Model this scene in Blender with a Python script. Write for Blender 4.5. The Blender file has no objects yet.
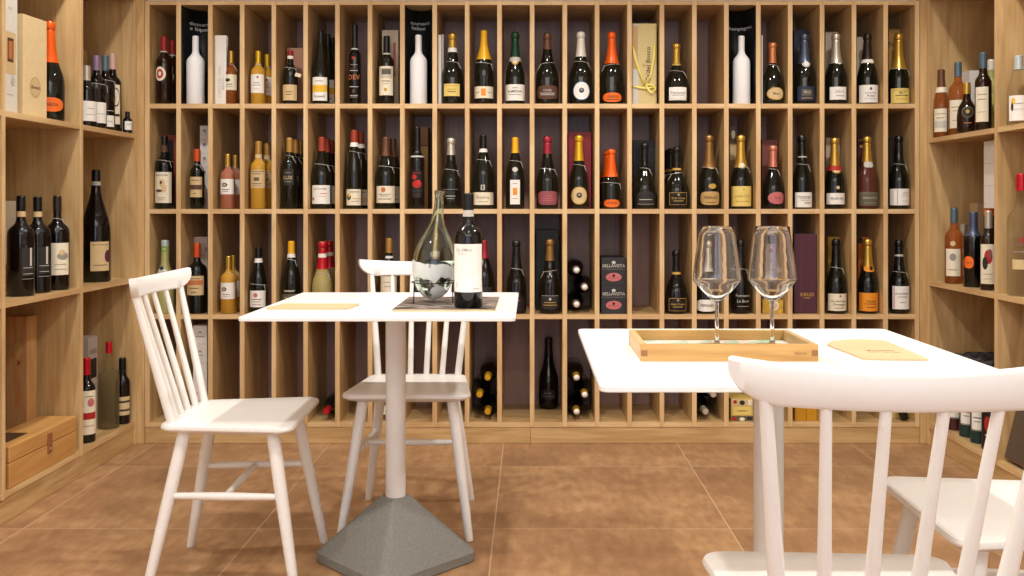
import bpy, bmesh, math, random
from mathutils import Vector, Matrix
random.seed(7)
PI = math.pi
S = bpy.context.scene
COL = S.collection
H, F, PX, PY = 1.037, 932.0, 530.0, 205.0      # camera height, focal length in pixels, principal point

# ------------------------------------------------------------------ materials
MATS = {}
def rgb(c):
    def f(v):
        v /= 255.0
        return v / 12.92 if v <= 0.04045 else ((v + 0.055) / 1.055) ** 2.4
    return (f(c[0]), f(c[1]), f(c[2]), 1.0)

def newmat(name):
    m = bpy.data.materials.new(name); m.use_nodes = True
    nt = m.node_tree
    return m, nt, nt.nodes['Principled BSDF']

def mat(name, c, rough=0.5, metal=0.0, trans=0.0, ior=1.45, noise=0.06, nscale=40.0, coat=0.0, bump=0.0, spec=0.5):
    """plain material with a little procedural variation in tone"""
    if name in MATS: return MATS[name]
    m, nt, b = newmat(name)
    b.inputs['Roughness'].default_value = rough
    b.inputs['Metallic'].default_value = metal
    b.inputs['Transmission Weight'].default_value = trans
    b.inputs['IOR'].default_value = ior
    b.inputs['Coat Weight'].default_value = coat
    b.inputs['Specular IOR Level'].default_value = spec
    col = rgb(c)
    if noise > 0:
        tc = nt.nodes.new('ShaderNodeTexCoord'); nz = nt.nodes.new('ShaderNodeTexNoise')
        nz.inputs['Scale'].default_value = nscale; nz.inputs['Detail'].default_value = 3
        rp = nt.nodes.new('ShaderNodeValToRGB')
        rp.color_ramp.elements[0].position = 0.3; rp.color_ramp.elements[1].position = 0.7
        rp.color_ramp.elements[0].color = tuple(v * (1 - noise) for v in col[:3]) + (1,)
        rp.color_ramp.elements[1].color = tuple(min(1, v * (1 + noise)) for v in col[:3]) + (1,)
        nt.links.new(tc.outputs['Object'], nz.inputs['Vector'])
        nt.links.new(nz.outputs['Fac'], rp.inputs['Fac'])
        nt.links.new(rp.outputs['Color'], b.inputs['Base Color'])
        if bump:
            bp = nt.nodes.new('ShaderNodeBump'); bp.inputs['Strength'].default_value = bump; bp.inputs['Distance'].default_value = 0.002
            nt.links.new(nz.outputs['Fac'], bp.inputs['Height']); nt.links.new(bp.outputs['Normal'], b.inputs['Normal'])
    else:
        b.inputs['Base Color'].default_value = col
    MATS[name] = m
    return m

def wood(name, axis, c0, c1, rough=0.45, scale=1.0, stripes=None):
    """veneer with grain along one axis (0 x, 1 y, 2 z); stripes = plywood layers seen on a cut edge, across that axis"""
    if name in MATS: return MATS[name]
    m, nt, b = newmat(name)
    N, Lk = nt.nodes, nt.links
    tc = N.new('ShaderNodeTexCoord'); mp = N.new('ShaderNodeMapping'); oi = N.new('ShaderNodeObjectInfo')
    sc = [5.0 * scale] * 3; sc[axis] = 0.9 * scale
    mp.inputs['Scale'].default_value = sc
    cb = N.new('ShaderNodeVectorMath'); cb.operation = 'ADD'
    mu = N.new('ShaderNodeVectorMath'); mu.operation = 'SCALE'; mu.inputs[0].default_value = (13.1, 7.7, 9.3)
    Lk.new(oi.outputs['Random'], mu.inputs['Scale'])
    Lk.new(tc.outputs['Object'], cb.inputs[0]); Lk.new(mu.outputs[0], cb.inputs[1])
    Lk.new(cb.outputs[0], mp.inputs['Vector'])
    n1 = N.new('ShaderNodeTexNoise'); n1.inputs['Scale'].default_value = 1.3; n1.inputs['Detail'].default_value = 2; n1.inputs['Distortion'].default_value = 1.0
    Lk.new(mp.outputs[0], n1.inputs['Vector'])
    ml = N.new('ShaderNodeMath'); ml.operation = 'MULTIPLY'; ml.inputs[1].default_value = 9.0
    sn = N.new('ShaderNodeMath'); sn.operation = 'SINE'
    Lk.new(n1.outputs['Fac'], ml.inputs[0]); 
    m2 = N.new('ShaderNodeMath'); m2.operation = 'MULTIPLY'; m2.inputs[1].default_value = 2.6
    Lk.new(ml.outputs[0], m2.inputs[0]); Lk.new(m2.outputs[0], sn.inputs[0])
    mp2 = N.new('ShaderNodeMapping'); s2 = [90.0 * scale] * 3; s2[axis] = 4.0 * scale; mp2.inputs['Scale'].default_value = s2
    Lk.new(cb.outputs[0], mp2.inputs['Vector'])
    n2 = N.new('ShaderNodeTexNoise'); n2.inputs['Scale'].default_value = 1.0; n2.inputs['Detail'].default_value = 4
    Lk.new(mp2.outputs[0], n2.inputs['Vector'])
    a = N.new('ShaderNodeMath'); a.operation = 'MULTIPLY_ADD'; a.inputs[1].default_value = 0.12; a.inputs[2].default_value = 0.18
    Lk.new(sn.outputs[0], a.inputs[0])
    a2 = N.new('ShaderNodeMath'); a2.operation = 'MULTIPLY_ADD'; a2.inputs[1].default_value = 0.62
    Lk.new(n2.outputs['Fac'], a2.inputs[0]); Lk.new(a.outputs[0], a2.inputs[2])
    fac = a2
    if stripes is not None:
        sx = N.new('ShaderNodeSeparateXYZ'); Lk.new(tc.outputs['Object'], sx.inputs[0])
        q = N.new('ShaderNodeMath'); q.operation = 'MULTIPLY'; q.inputs[1].default_value = 2 * PI / 0.0042
        Lk.new(sx.outputs[stripes], q.inputs[0])
        sq = N.new('ShaderNodeMath'); sq.operation = 'SINE'; Lk.new(q.outputs[0], sq.inputs[0])
        aq = N.new('ShaderNodeMath'); aq.operation = 'MULTIPLY_ADD'; aq.inputs[1].default_value = 0.16
        Lk.new(sq.outputs[0], aq.inputs[0]); Lk.new(a2.outputs[0], aq.inputs[2]); fac = aq
    rp = N.new('ShaderNodeValToRGB')
    rp.color_ramp.elements[0].position = 0.15; rp.color_ramp.elements[1].position = 0.8
    rp.color_ramp.elements[0].color = rgb(c1); rp.color_ramp.elements[1].color = rgb(c0)
    Lk.new(fac.outputs[0], rp.inputs['Fac']); Lk.new(rp.outputs['Color'], b.inputs['Base Color'])
    b.inputs['Roughness'].default_value = rough
    MATS[name] = m
    return m

PLY0, PLY1 = (220, 187, 134), (172, 134, 84)
W_V = wood('plywood_vertical_grain', 2, PLY0, PLY1)
W_X = wood('plywood_grain_across', 0, PLY0, PLY1)
W_Y = wood('plywood_grain_inward', 1, PLY0, PLY1)
E0, E1 = (236, 206, 156), (196, 154, 104)
E_V = wood('plywood_edge_upright', 2, E0, E1, stripes=0)
E_X = wood('plywood_edge_level', 0, E0, E1, stripes=2)
E_VY = wood('plywood_edge_side_upright', 2, E0, E1, stripes=1)
E_Y = wood('plywood_edge_side_level', 1, E0, E1, stripes=2)
W_BACK = wood('back_panel_brown', 2, (190, 158, 146), (156, 124, 112), rough=0.4)
W_OAK = wood('tray_oak', 0, (214, 170, 104), (176, 128, 66), scale=1.6)
W_CRATE = wood('crate_pine', 2, (206, 164, 112), (172, 124, 76), scale=1.5)
W_CHEST = wood('chest_pine', 1, (220, 170, 104), (190, 136, 74), scale=1.5)
WHITE = mat('white_lacquer', (240, 238, 234), rough=0.35, noise=0.01)
TOPW = mat('white_laminate', (246, 246, 244), rough=0.3, noise=0.008)
POLEW = mat('white_powder_coat', (226, 224, 222), rough=0.4, noise=0.01)
CONC = mat('grey_concrete', (128, 128, 122), rough=0.9, noise=0.14, nscale=180, bump=0.3)
GLASS = mat('clear_glass', (255, 255, 255), rough=0.0, trans=1.0, ior=1.48, noise=0)
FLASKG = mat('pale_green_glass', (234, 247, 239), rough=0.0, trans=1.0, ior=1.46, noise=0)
def paint_reflection(m):
    """window reflection low on the flask, painted as ragged white patches"""
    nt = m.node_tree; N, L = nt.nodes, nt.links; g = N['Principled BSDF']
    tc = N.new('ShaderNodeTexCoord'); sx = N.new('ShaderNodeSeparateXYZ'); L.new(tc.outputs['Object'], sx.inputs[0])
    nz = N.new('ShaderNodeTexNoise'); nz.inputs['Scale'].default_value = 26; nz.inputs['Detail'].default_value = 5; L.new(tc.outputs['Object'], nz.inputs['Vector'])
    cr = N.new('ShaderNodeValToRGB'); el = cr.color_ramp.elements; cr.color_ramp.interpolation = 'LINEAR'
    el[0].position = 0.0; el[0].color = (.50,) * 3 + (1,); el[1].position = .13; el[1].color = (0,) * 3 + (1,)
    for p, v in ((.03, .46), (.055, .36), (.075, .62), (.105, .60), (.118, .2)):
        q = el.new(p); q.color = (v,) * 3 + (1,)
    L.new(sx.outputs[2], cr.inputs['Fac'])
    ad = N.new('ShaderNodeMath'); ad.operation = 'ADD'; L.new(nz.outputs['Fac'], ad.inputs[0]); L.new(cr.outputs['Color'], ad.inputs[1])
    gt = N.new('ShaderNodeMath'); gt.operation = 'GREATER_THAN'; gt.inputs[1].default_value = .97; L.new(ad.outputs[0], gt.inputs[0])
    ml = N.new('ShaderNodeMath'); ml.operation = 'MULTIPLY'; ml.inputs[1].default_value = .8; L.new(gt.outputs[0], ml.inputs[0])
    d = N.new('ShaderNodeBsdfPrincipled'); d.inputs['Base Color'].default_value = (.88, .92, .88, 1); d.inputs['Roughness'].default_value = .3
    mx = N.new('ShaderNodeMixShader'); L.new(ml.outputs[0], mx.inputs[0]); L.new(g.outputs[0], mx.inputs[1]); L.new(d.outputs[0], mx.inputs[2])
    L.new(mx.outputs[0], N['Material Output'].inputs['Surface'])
paint_reflection(FLASKG)  # reflected window light painted white into the flask glass
WIRE = mat('dark_wire', (30, 28, 26), rough=0.4, metal=0.6, noise=0)
KRAFT = mat('kraft_card', (204, 180, 140), rough=0.75, noise=0.04)
INK = mat('dark_ink', (52, 46, 44), rough=0.7, noise=0)

GL = {
 'dk': mat('dark_green_bottle_glass', (15, 18, 13), rough=0.07, noise=0.0, spec=0.6),
 'bk': mat('black_bottle_glass', (9, 8, 9), rough=0.07, noise=0.0, spec=0.6),
 'br': mat('brown_bottle_glass', (40, 20, 10), rough=0.06, noise=0.0, spec=0.6, trans=0.2),
 'gold': mat('golden_wine_glass', (242, 184, 70), rough=0.04, trans=0.35, ior=1.36, noise=0.0),
 'amber': mat('amber_wine_glass', (206, 120, 58), rough=0.04, trans=0.65, ior=1.36, noise=0.0),
 'rose': mat('rose_wine_glass', (220, 140, 110), rough=0.04, trans=0.4, ior=1.36, noise=0.0),
 'blush': mat('dark_rose_wine_glass', (112, 62, 48), rough=0.05, trans=0.4, ior=1.36, noise=0.0),
 'lemon': mat('cloudy_lemon_liqueur', (186, 184, 120), rough=0.2, trans=0.15, noise=0.0),
 'straw': mat('straw_wine_glass', (214, 196, 126), rough=0.04, trans=0.45, ior=1.36, noise=0.0),
 'oil': mat('olive_clear_liquid', (206, 194, 146), rough=0.04, trans=0.85, ior=1.15, noise=0.0),
 'clear': mat('clear_spirit_glass', (246, 245, 236), rough=0.01, trans=0.97, ior=1.1, noise=0.0),
 'white': mat('matt_white_bottle', (246, 246, 247), rough=0.55, noise=0.01),
}
GL['clear'].node_tree.nodes['Principled BSDF'].inputs['Alpha'].default_value = .4
GL['oil'].node_tree.nodes['Principled BSDF'].inputs['Alpha'].default_value = .6
PAL = {
 'cream': (236, 227, 202), 'white': (242, 239, 232), 'beige': (214, 188, 140), 'yellow': (230, 206, 116), 'orange': (236, 110, 34),
 'dorange': (238, 150, 40), 'amberfoil': (238, 172, 40), 'ink': (58, 50, 46), 'gold': (200, 158, 74), 'red': (178, 40, 34), 'pink': (196, 110, 112),
 'mauve': (150, 78, 88), 'black': (18, 16, 18), 'navy': (38, 46, 76), 'brown': (92, 60, 46), 'grey': (150, 146, 138), 'lgrey': (200, 196, 186),
 'olive': (98, 92, 72), 'green': (40, 90, 50), 'blue': (70, 110, 170), 'bandyel': (236, 190, 60), 'copper': (196, 118, 70), 'char': (40, 38, 38),
 'tan': (196, 160, 100), 'purple': (90, 44, 66), 'lime': (120, 170, 60), 'teal': (22, 66, 62), 'rust': (190, 84, 40), 'bronze': (140, 104, 60), 'wine': (96, 24, 40),
 'scarlet': (206, 44, 34),
}
FOIL = {
 'red': ((150, 34, 32), .35, .0), 'crimson': ((190, 22, 36), .28, .2), 'gold': ((206, 166, 74), .3, .7), 'yelgold': ((226, 178, 40), .3, .5), 'yellow': ((240, 180, 30), .4, .1),
 'black': ((14, 13, 15), .3, .0), 'orange': ((238, 96, 18), .32, .15), 'silver': ((206, 198, 184), .3, .6), 'white': ((226, 220, 208), .4, .1),
 'green': ((24, 64, 40), .3, .3), 'brown': ((110, 74, 54), .35, .3), 'copper': ((210, 134, 88), .3, .5), 'blue': ((86, 96, 120), .3, .5), 'dbrown': ((52, 40, 34), .3, .4),
 'rust': ((206, 80, 36), .4, .1), 'brick': ((160, 62, 40), .4, .1), 'wine': ((96, 20, 36), .35, .1), 'pinkred': ((160, 40, 56), .32, .2), 'pink': ((222, 140, 116), .3, .5),
 'bronze': ((150, 112, 62), .32, .6), 'lilac': ((140, 118, 150), .35, .3), 'rosewhite': ((206, 170, 160), .4, .1), 'greyblue': ((90, 112, 124), .35, .3), 'clearcap': ((190, 200, 200), .25, .2),
 'tan': ((184, 140, 70), .35, .4),
}
def P(k): return mat('print_' + k, PAL[k], rough=0.6, noise=0.03)
def FO(k):
    c, r, m = FOIL[k]; return mat('foil_' + k, c, rough=r, metal=m, noise=0.03, nscale=120)
STRING = mat('white_cord', (214, 208, 200), rough=0.8, noise=0)

# ------------------------------------------------------------------ mesh helpers
def link(name, me, parent=None, loc=None):
    o = bpy.data.objects.new(name, me); COL.objects.link(o)
    if parent: o.parent = parent
    if loc is not None: o.location = loc
    return o

def finish(bm, name, mats, parent=None, loc=None, smooth=False, angle=None):
    me = bpy.data.meshes.new(name)
    bm.to_mesh(me); bm.free()
    for m in (mats if isinstance(mats, (list, tuple)) else [mats]): me.materials.append(m)
    if smooth:
        for p in me.polygons: p.use_smooth = True
        if angle is not None:
            try: me.set_sharp_from_angle(angle=angle)
            except Exception: pass
    return link(name, me, parent, loc)

def empty(name, loc, rz=0.0, label=None, cat=None, group=None):
    o = bpy.data.objects.new(name, None); COL.objects.link(o)
    o.empty_display_size = 0.05
    o.location = loc; o.rotation_euler = (0, 0, rz)
    if label: tag(o, label, cat, group)
    return o

def tag(o, label, cat, group=None):
    o['label'] = label; o['category'] = cat
    if group: o['group'] = group
    return o

def box_into(bm, x0, x1, y0, y1, z0, z1, bev=0.0, mi=0):
    b2 = bmesh.new()
    vs = [b2.verts.new((x, y, z)) for x in (x0, x1) for y in (y0, y1) for z in (z0, z1)]
    for f in ((0, 1, 3, 2), (4, 6, 7, 5), (0, 4, 5, 1), (2, 3, 7, 6), (0, 2, 6, 4), (1, 5, 7, 3)):
        b2.faces.new([vs[i] for i in f])
    if bev: bmesh.ops.bevel(b2, geom=list(b2.edges), offset=bev, segments=2, affect='EDGES', profile=0.5)
    for f in b2.faces: f.material_index = mi
    bmesh.ops.recalc_face_normals(b2, faces=b2.faces)
    join(bm, b2)

def join(bm, b2):
    mp = {}
    for v in b2.verts: mp[v] = bm.verts.new(v.co)
    for f in b2.faces:
        try:
            nf = bm.faces.new([mp[v] for v in f.verts]); nf.material_index = f.material_index; nf.smooth = f.smooth
        except ValueError: pass
    b2.free()

def box(name, x0, x1, y0, y1, z0, z1, m, parent=None, bev=0.0008, loc=None, edge=None):
    """edge = (axis, sign): faces looking that way take the second material"""
    bm = bmesh.new(); box_into(bm, x0, x1, y0, y1, z0, z1, bev)
    if edge:
        bm.normal_update()
        for f in bm.faces:
            if f.normal[edge[0]] * edge[1] > 0.9: f.material_index = 1
    return finish(bm, name, m, parent, loc)

def lathe_into(bm, prof, seg=32, mi=0, cx=0.0, cy=0.0):
    rings = []
    for r, z in prof:
        if r < 1e-6: rings.append([bm.verts.new((cx, cy, z))])
        else: rings.append([bm.verts.new((cx + r * math.cos(2 * PI * i / seg), cy + r * math.sin(2 * PI * i / seg), z)) for i in range(seg)])
    for a, b in zip(rings, rings[1:]):
        for i in range(seg):
            j = (i + 1) % seg
            if len(a) == 1 and len(b) == 1: continue
            if len(a) == 1: f = bm.faces.new((a[0], b[i], b[j])[::-1] if False else (a[0], b[j], b[i])); 
            elif len(b) == 1: f = bm.faces.new((a[i], a[j], b[0]))
            else: f = bm.faces.new((a[i], a[j], b[j], b[i]))
            f.material_index = mi; f.smooth = True

def tube_into(bm, pts, radii, seg=10, mi=0, caps=True, closed=False):
    pts = [Vector(p) for p in pts]
    if not isinstance(radii, (list, tuple)): radii = [radii] * len(pts)
    n = len(pts); rings = []; up = None
    for i, p in enumerate(pts):
        if closed: t = pts[(i + 1) % n] - pts[i - 1]
        else: t = pts[min(i + 1, n - 1)] - pts[max(i - 1, 0)]
        t.normalize()
        if up is None:
            up = Vector((0, 0, 1)) if abs(t.z) < 0.9 else Vector((0, 1, 0))
        a = t.cross(up)
        if a.length < 1e-5: a = t.orthogonal()
        a.normalize(); b = a.cross(t).normalized(); up = b
        rings.append([bm.verts.new(p + radii[i] * (math.cos(2 * PI * k / seg) * a + math.sin(2 * PI * k / seg) * b)) for k in range(seg)])
    pairs = list(zip(rings, rings[1:])) + ([(rings[-1], rings[0])] if closed else [])
    for r0, r1 in pairs:
        for k in range(seg):
            l = (k + 1) % seg
            f = bm.faces.new((r0[k], r0[l], r1[l], r1[k])); f.smooth = True; f.material_index = mi
    if caps and not closed:
        f = bm.faces.new(rings[0][::-1]); f.material_index = mi
        f = bm.faces.new(rings[-1]); f.material_index = mi
    bmesh.ops.recalc_face_normals(bm, faces=bm.faces)

TXT = {}
def text_mesh(s):
    """outline of a word in the built-in font: list of polygons in a frame 1 high, centred"""
    if s in TXT: return TXT[s]
    cu = bpy.data.curves.new('word', 'FONT'); cu.body = s; cu.align_x = 'CENTER'; cu.align_y = 'CENTER'; cu.resolution_u = 2; cu.size = 1.0; cu.offset = .006
    o = bpy.data.objects.new('word', cu); COL.objects.link(o)
    dg = bpy.context.evaluated_depsgraph_get(); dg.update()
    me = bpy.data.meshes.new_from_object(o.evaluated_get(dg))
    out = ([tuple(v.co[:2]) for v in me.vertices], [tuple(p.vertices) for p in me.polygons])
    bpy.data.objects.remove(o); bpy.data.curves.remove(cu); bpy.data.meshes.remove(me)
    TXT[s] = out
    return out

def print_into(bm, prims, fmap, slots, lift0=0.0005, step=0.00035):
    """prims in (u, v) metres drawn on a surface; fmap(u, v, lift) -> point; later prims lie on top"""
    def slot(k):
        if k not in slots: slots.append(k)
        return slots.index(k)
    for n, p in enumerate(prims):
        lift = lift0 + step * min(n, 3) + (step if p[0] == 't' else 0)
        kind = p[0]; mi = slot(p[-1])
        if kind == 't':
            _, s, cu, cv, size, _k = p[:6]
            rot = p[5] if len(p) == 7 else 0
            vs, fs = text_mesh(s)
            c, sn = math.cos(rot), math.sin(rot)
            V = [bm.verts.new(fmap(cu + size * (x * c - y * sn), cv + size * (x * sn + y * c), lift)) for x, y in vs]
            for f in fs:
                try: fc = bm.faces.new([V[i] for i in f]); fc.material_index = mi
                except ValueError: pass
        else:
            if kind == 'r': _, u0, u1, v0, v1, _k = p; ex = None; 
            else:
                _, cu, cv, ru, rv = p[:5]; u0, u1, v0, v1 = cu - ru, cu + ru, cv - rv, cv + rv
                ex = p[5] if len(p) == 7 else 2.0
            nu = max(2, min(18, int((u1 - u0) / 0.003))); nv = 4 if (v1 - v0) > 0.01 else 1
            if ex: nu = max(nu, 14)
            grid = []
            for i in range(nu + 1):
                a = i / nu
                if ex:
                    s = -math.cos(PI * a); u = (u0 + u1) / 2 + s * (u1 - u0) / 2
                    hh = max(0.02, (1 - abs(s) ** ex)) ** (1 / ex) * (v1 - v0) / 2; c = (v0 + v1) / 2; a0, a1 = c - hh, c + hh
                else: u, a0, a1 = u0 + a * (u1 - u0), v0, v1
                grid.append([bm.verts.new(fmap(u, a0 + (a1 - a0) * j / nv, lift)) for j in range(nv + 1)])
            for i in range(nu):
                for j in range(nv):
                    f = bm.faces.new((grid[i][j], grid[i + 1][j], grid[i + 1][j + 1], grid[i][j + 1])); f.material_index = mi; f.smooth = True

# ------------------------------------------------------------------ bottles
SHAPES = {
 'bx': [(0, .84), (.012, 1), (.59, 1), (.625, .975), (.655, .88), (.68, .68), (.70, .42), (.72, .2), (.75, .06), (.79, 0), (.97, 0)],
 'bg': [(0, .86), (.012, 1), (.43, 1), (.49, .96), (.55, .85), (.61, .67), (.67, .46), (.73, .26), (.79, .1), (.85, .02), (.97, 0)],
 'ch': [(0, .84), (.014, .98), (.15, 1), (.35, 1), (.40, .97), (.45, .88), (.495, .74), (.54, .57), (.585, .41), (.64, .27), (.71, .16), (.79, .08), (.88, .02), (.97, 0)],
 'pr': [(0, .76), (.012, .88), (.08, .98), (.2, 1), (.30, .97), (.38, .87), (.45, .7), (.51, .5), (.56, .3), (.61, .14), (.67, .05), (.75, 0), (.97, 0)],
 'fl': [(0, .86), (.012, 1), (.36, 1), (.46, .92), (.56, .76), (.66, .52), (.76, .26), (.84, .08), (.9, 0), (.97, 0)],
 'sl': [(0, .86), (.012, 1), (.585, 1), (.62, .95), (.645, .8), (.665, .5), (.685, .18), (.71, .04), (.75, 0), (.97, 0)],
 'wh': [(0, .9), (.012, 1), (.60, 1), (.635, .95), (.665, .8), (.69, .58), (.715, .32), (.74, .12), (.77, .02), (.8, 0), (.97, 0)],
 'tb': [(0, .96), (.008, 1), (.9, 1), (.97, 1)],
 'fk': [(0, .7), (.015, .84), (.15, 1), (.34, 1), (.46, .9), (.54, .7), (.60, .42), (.65, .15), (.72, .02), (.97, 0)],
}
def bottle_profile(kind, h, r, rn):
    p = [(rn + (r - rn) * k, z * h) for z, k in SHAPES[kind]]
    return p + [(rn * 1.0, h * .985), (rn * .9, h)]
def prof_r(prof, z):
    for (r0, z0), (r1, z1) in zip(prof, prof[1:]):
        if z0 <= z <= z1: return r0 + (r1 - r0) * (z - z0) / max(1e-9, z1 - z0)
    return prof[-1][0]

def foil_profile(prof, zf, h, rn, cork):
    pts = []; o = 0.0007
    n = 10
    for i in range(n + 1):
        z = zf + (h * (.9 if cork else .985) - zf) * i / n
        pts.append((prof_r(prof, z) + o, z))
    if cork:
        pts += [(rn + .0002, h * .906), (rn * 1.16 + o, h * .918), (rn * 1.2 + o, h * .945), (rn * 1.16 + o, h * .975), (rn * .8, h + .001), (0, h + .0015)]
    else:
        pts += [(rn + o, h * .99), (rn * .85, h + .0008), (0, h + .001)]
    return pts

def make_bottle(name, loc, h, r, kind, glass, foil, zf, prints, ring, label, cat, group, rn=None, rz=0.0, lying=False, neck=None, tagside=1, sleeve=None):
    root = empty(name, loc, rz, label, cat, group)
    if lying: root.rotation_euler = (PI / 2, 0, rz)
    cork = kind in ('ch', 'pr')
    if rn is None: rn = min(.0155 if cork else .0140, r * .48)
    prof = bottle_profile(kind, h, r, rn)
    bm = bmesh.new(); lathe_into(bm, [(0, 0.0)] + prof + [(0, h)], 32); bmesh.ops.recalc_face_normals(bm, faces=bm.faces)
    finish(bm, 'bottle_glass', GL[glass], root, smooth=True, angle=math.radians(50))
    if foil:
        bm = bmesh.new(); lathe_into(bm, foil_profile(prof, zf, h, rn, cork), 28); bmesh.ops.recalc_face_normals(bm, faces=bm.faces)
        fo = finish(bm, 'foil_capsule', FO(foil), root, smooth=True, angle=math.radians(50))
    if neck:     # a paper band wrapped round the neck: (z0, z1, colour)
        bm = bmesh.new(); k = 5; a = neck[0]; b = neck[1]
        lathe_into(bm, [(prof_r(prof, a + (b - a) * i / k) + .0012, a + (b - a) * i / k) for i in range(k + 1)], 28)
        bmesh.ops.recalc_face_normals(bm, faces=bm.faces)
        finish(bm, 'neck_band', P(neck[2]), root, smooth=True)
    def fmap(u, v, lift):
        R = prof_r(prof, v) + lift; a = u / max(R, 1e-4)
        return (R * math.sin(a), -R * math.cos(a), v)
    for pr in prints:
        bm = bmesh.new(); slots = []
        print_into(bm, pr[1], fmap, slots)
        finish(bm, pr[0], [P(k) for k in slots], fo if foil and pr[0] == 'neck_medallion' else root)
    if ring:
        z0 = ring; k = 24; pts = []
        for i in range(k):
            a = 2 * PI * i / k; z = z0 + .004 * math.cos(a + 1.1 * tagside)
            R = prof_r(prof, z) + .0012; pts.append((R * math.sin(a), -R * math.cos(a), z))
        bm = bmesh.new(); tube_into(bm, pts, .0009, 5, closed=True)
        a = .95 * tagside; q = []
        for i in range(5):
            z = z0 - .002 - .007 * i; R = prof_r(prof, max(z, .01)) + .0022; b = a + .06 * i * tagside; q.append((R * math.sin(b), -R * math.cos(b), z))
        tube_into(bm, q, .0011, 5)
        finish(bm, 'tag_string', STRING, root, smooth=True)
    return root

DF, DBK, T = 4.05, 4.42, .020
DIVPX = (147.2, 178.5, 210.3, 242.1, 273.8, 305.6, 337.4, 370, 402.3, 434.7, 467.1, 499.5, 532.1, 564.8, 597.1, 629.6, 662, 694.4, 726.4, 758.4, 790.2, 822.1, 854, 885.7, 917.2)
DIV = [(p - PX) * DF / F for p in DIVPX]
X0 = DIV[0]
def cellx(c): return (DIV[c - 1] + DIV[c]) / 2
RAD = {}
def cell_of(x):
    """inner faces of the back shelf cell in which x falls"""
    for a, b in zip(DIV, DIV[1:]):
        if a <= x < b: return a + T / 2 + .0012, b - T / 2 - .0012
    return x - 1, x + 1
def clampx(x, r):
    a, b = cell_of(x); return min(max(x, a + r), b - r) if b - a > 2 * r else (a + b) / 2
K = 4.11 / F / 5.12       # metres per zoomed pixel on the bottles of the back shelf
YB = 4.11                 # depth at which they stand
TIER_Z = {1: 1.4774, 2: 1.0196, 3: .561, 4: .092}
TIER_N = {1: 'top tier', 2: 'second tier', 3: 'third tier', 4: 'bottom tier'}
def chord(w, r): return r * math.asin(max(-.98, min(.98, w / r)))

def pr_conv(prims, r, base):
    out = []
    for p in prims:
        if p[0] == 'r': out.append(('r', chord(p[1] * K, r), chord(p[2] * K, r), (base - p[4]) * K, (base - p[3]) * K, p[5]))
        elif p[0] == 'e':
            out.append(('e', chord(p[1] * K, r), (base - p[2]) * K, chord(p[3] * K, r), p[4] * K) + tuple(p[5:]))
        elif p[0] == 't': out.append(('t', p[1], chord(p[2] * K, r), (base - p[3]) * K, p[4] * K, p[5]))
    return out
def R(y0, y1, w, k, *more, n='paper_label'): return (n, [('r', -w / 2, w / 2, y0, y1, k)] + list(more))
def O(x, y, rx, ry, k, *more, n='paper_label', ex=2.0): return (n, [('e', x, y, rx, ry, ex, k)] + list(more))
def ln(y, w, k='ink', x=0): return ('r', x - w / 2, x + w / 2, y - 1.6, y + 1.6, k)
def tx(s, y, size, k='ink', x=0): return ('t', s, x, y, size, k)

def bot(tier, p0, x, top, w, kind, glass, foil, fb, prints, label, ring=None, neck=None, cat='wine bottle', base=530, dy=0.0, rn=None, tagside=1, name=None):
    r = w / 2 * K; h = (base - top) * K
    X = (p0 + x / 5.12 - PX) * (YB) / F
    X = clampx(X, r + .0022)
    sp = kind in ('ch', 'pr')
    if name is None: name = 'sparkling_wine_bottle' if sp else 'wine_bottle'
    if sp and cat == 'wine bottle': cat = 'sparkling wine bottle'
    o = make_bottle(name, (X * (YB + dy) / YB, YB + dy, TIER_Z[tier] + .0006), h, r, kind, glass, foil, (base - fb) * K if foil else 0,
        [(n, pr_conv(q, r, base)) for n, q in prints], (base - ring) * K if ring else None,
        label + ', ' + TIER_N[tier] if 'tier' not in label else label, cat, 'bottles on the %s of the back shelf' % TIER_N[tier],
        neck=((base - neck[1]) * K, (base - neck[0]) * K, neck[2]) if neck else None, rn=rn, tagside=tagside)
    RAD[o.name] = r
    return o

def copy_tree(o, parent=None):
    c = o.copy(); COL.objects.link(c)
    if parent: c.parent = parent
    for ch in list(o.children): copy_tree(ch, c)
    return c
def behind(src, zx, dy, label):
    """another bottle like src standing deeper in the same cell, seen zx zoomed pixels to one side of it"""
    c = copy_tree(src); y = src.location.y + dy; r = RAD[src.name] + .0022
    px = PX + src.location.x * F / src.location.y + zx / 5.12
    a, b = cell_of(src.location.x); x = (px - PX) * y / F
    c.location = (min(max(x, a + r), b - r), y, src.location.z)
    c['label'] = label
    return c

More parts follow.
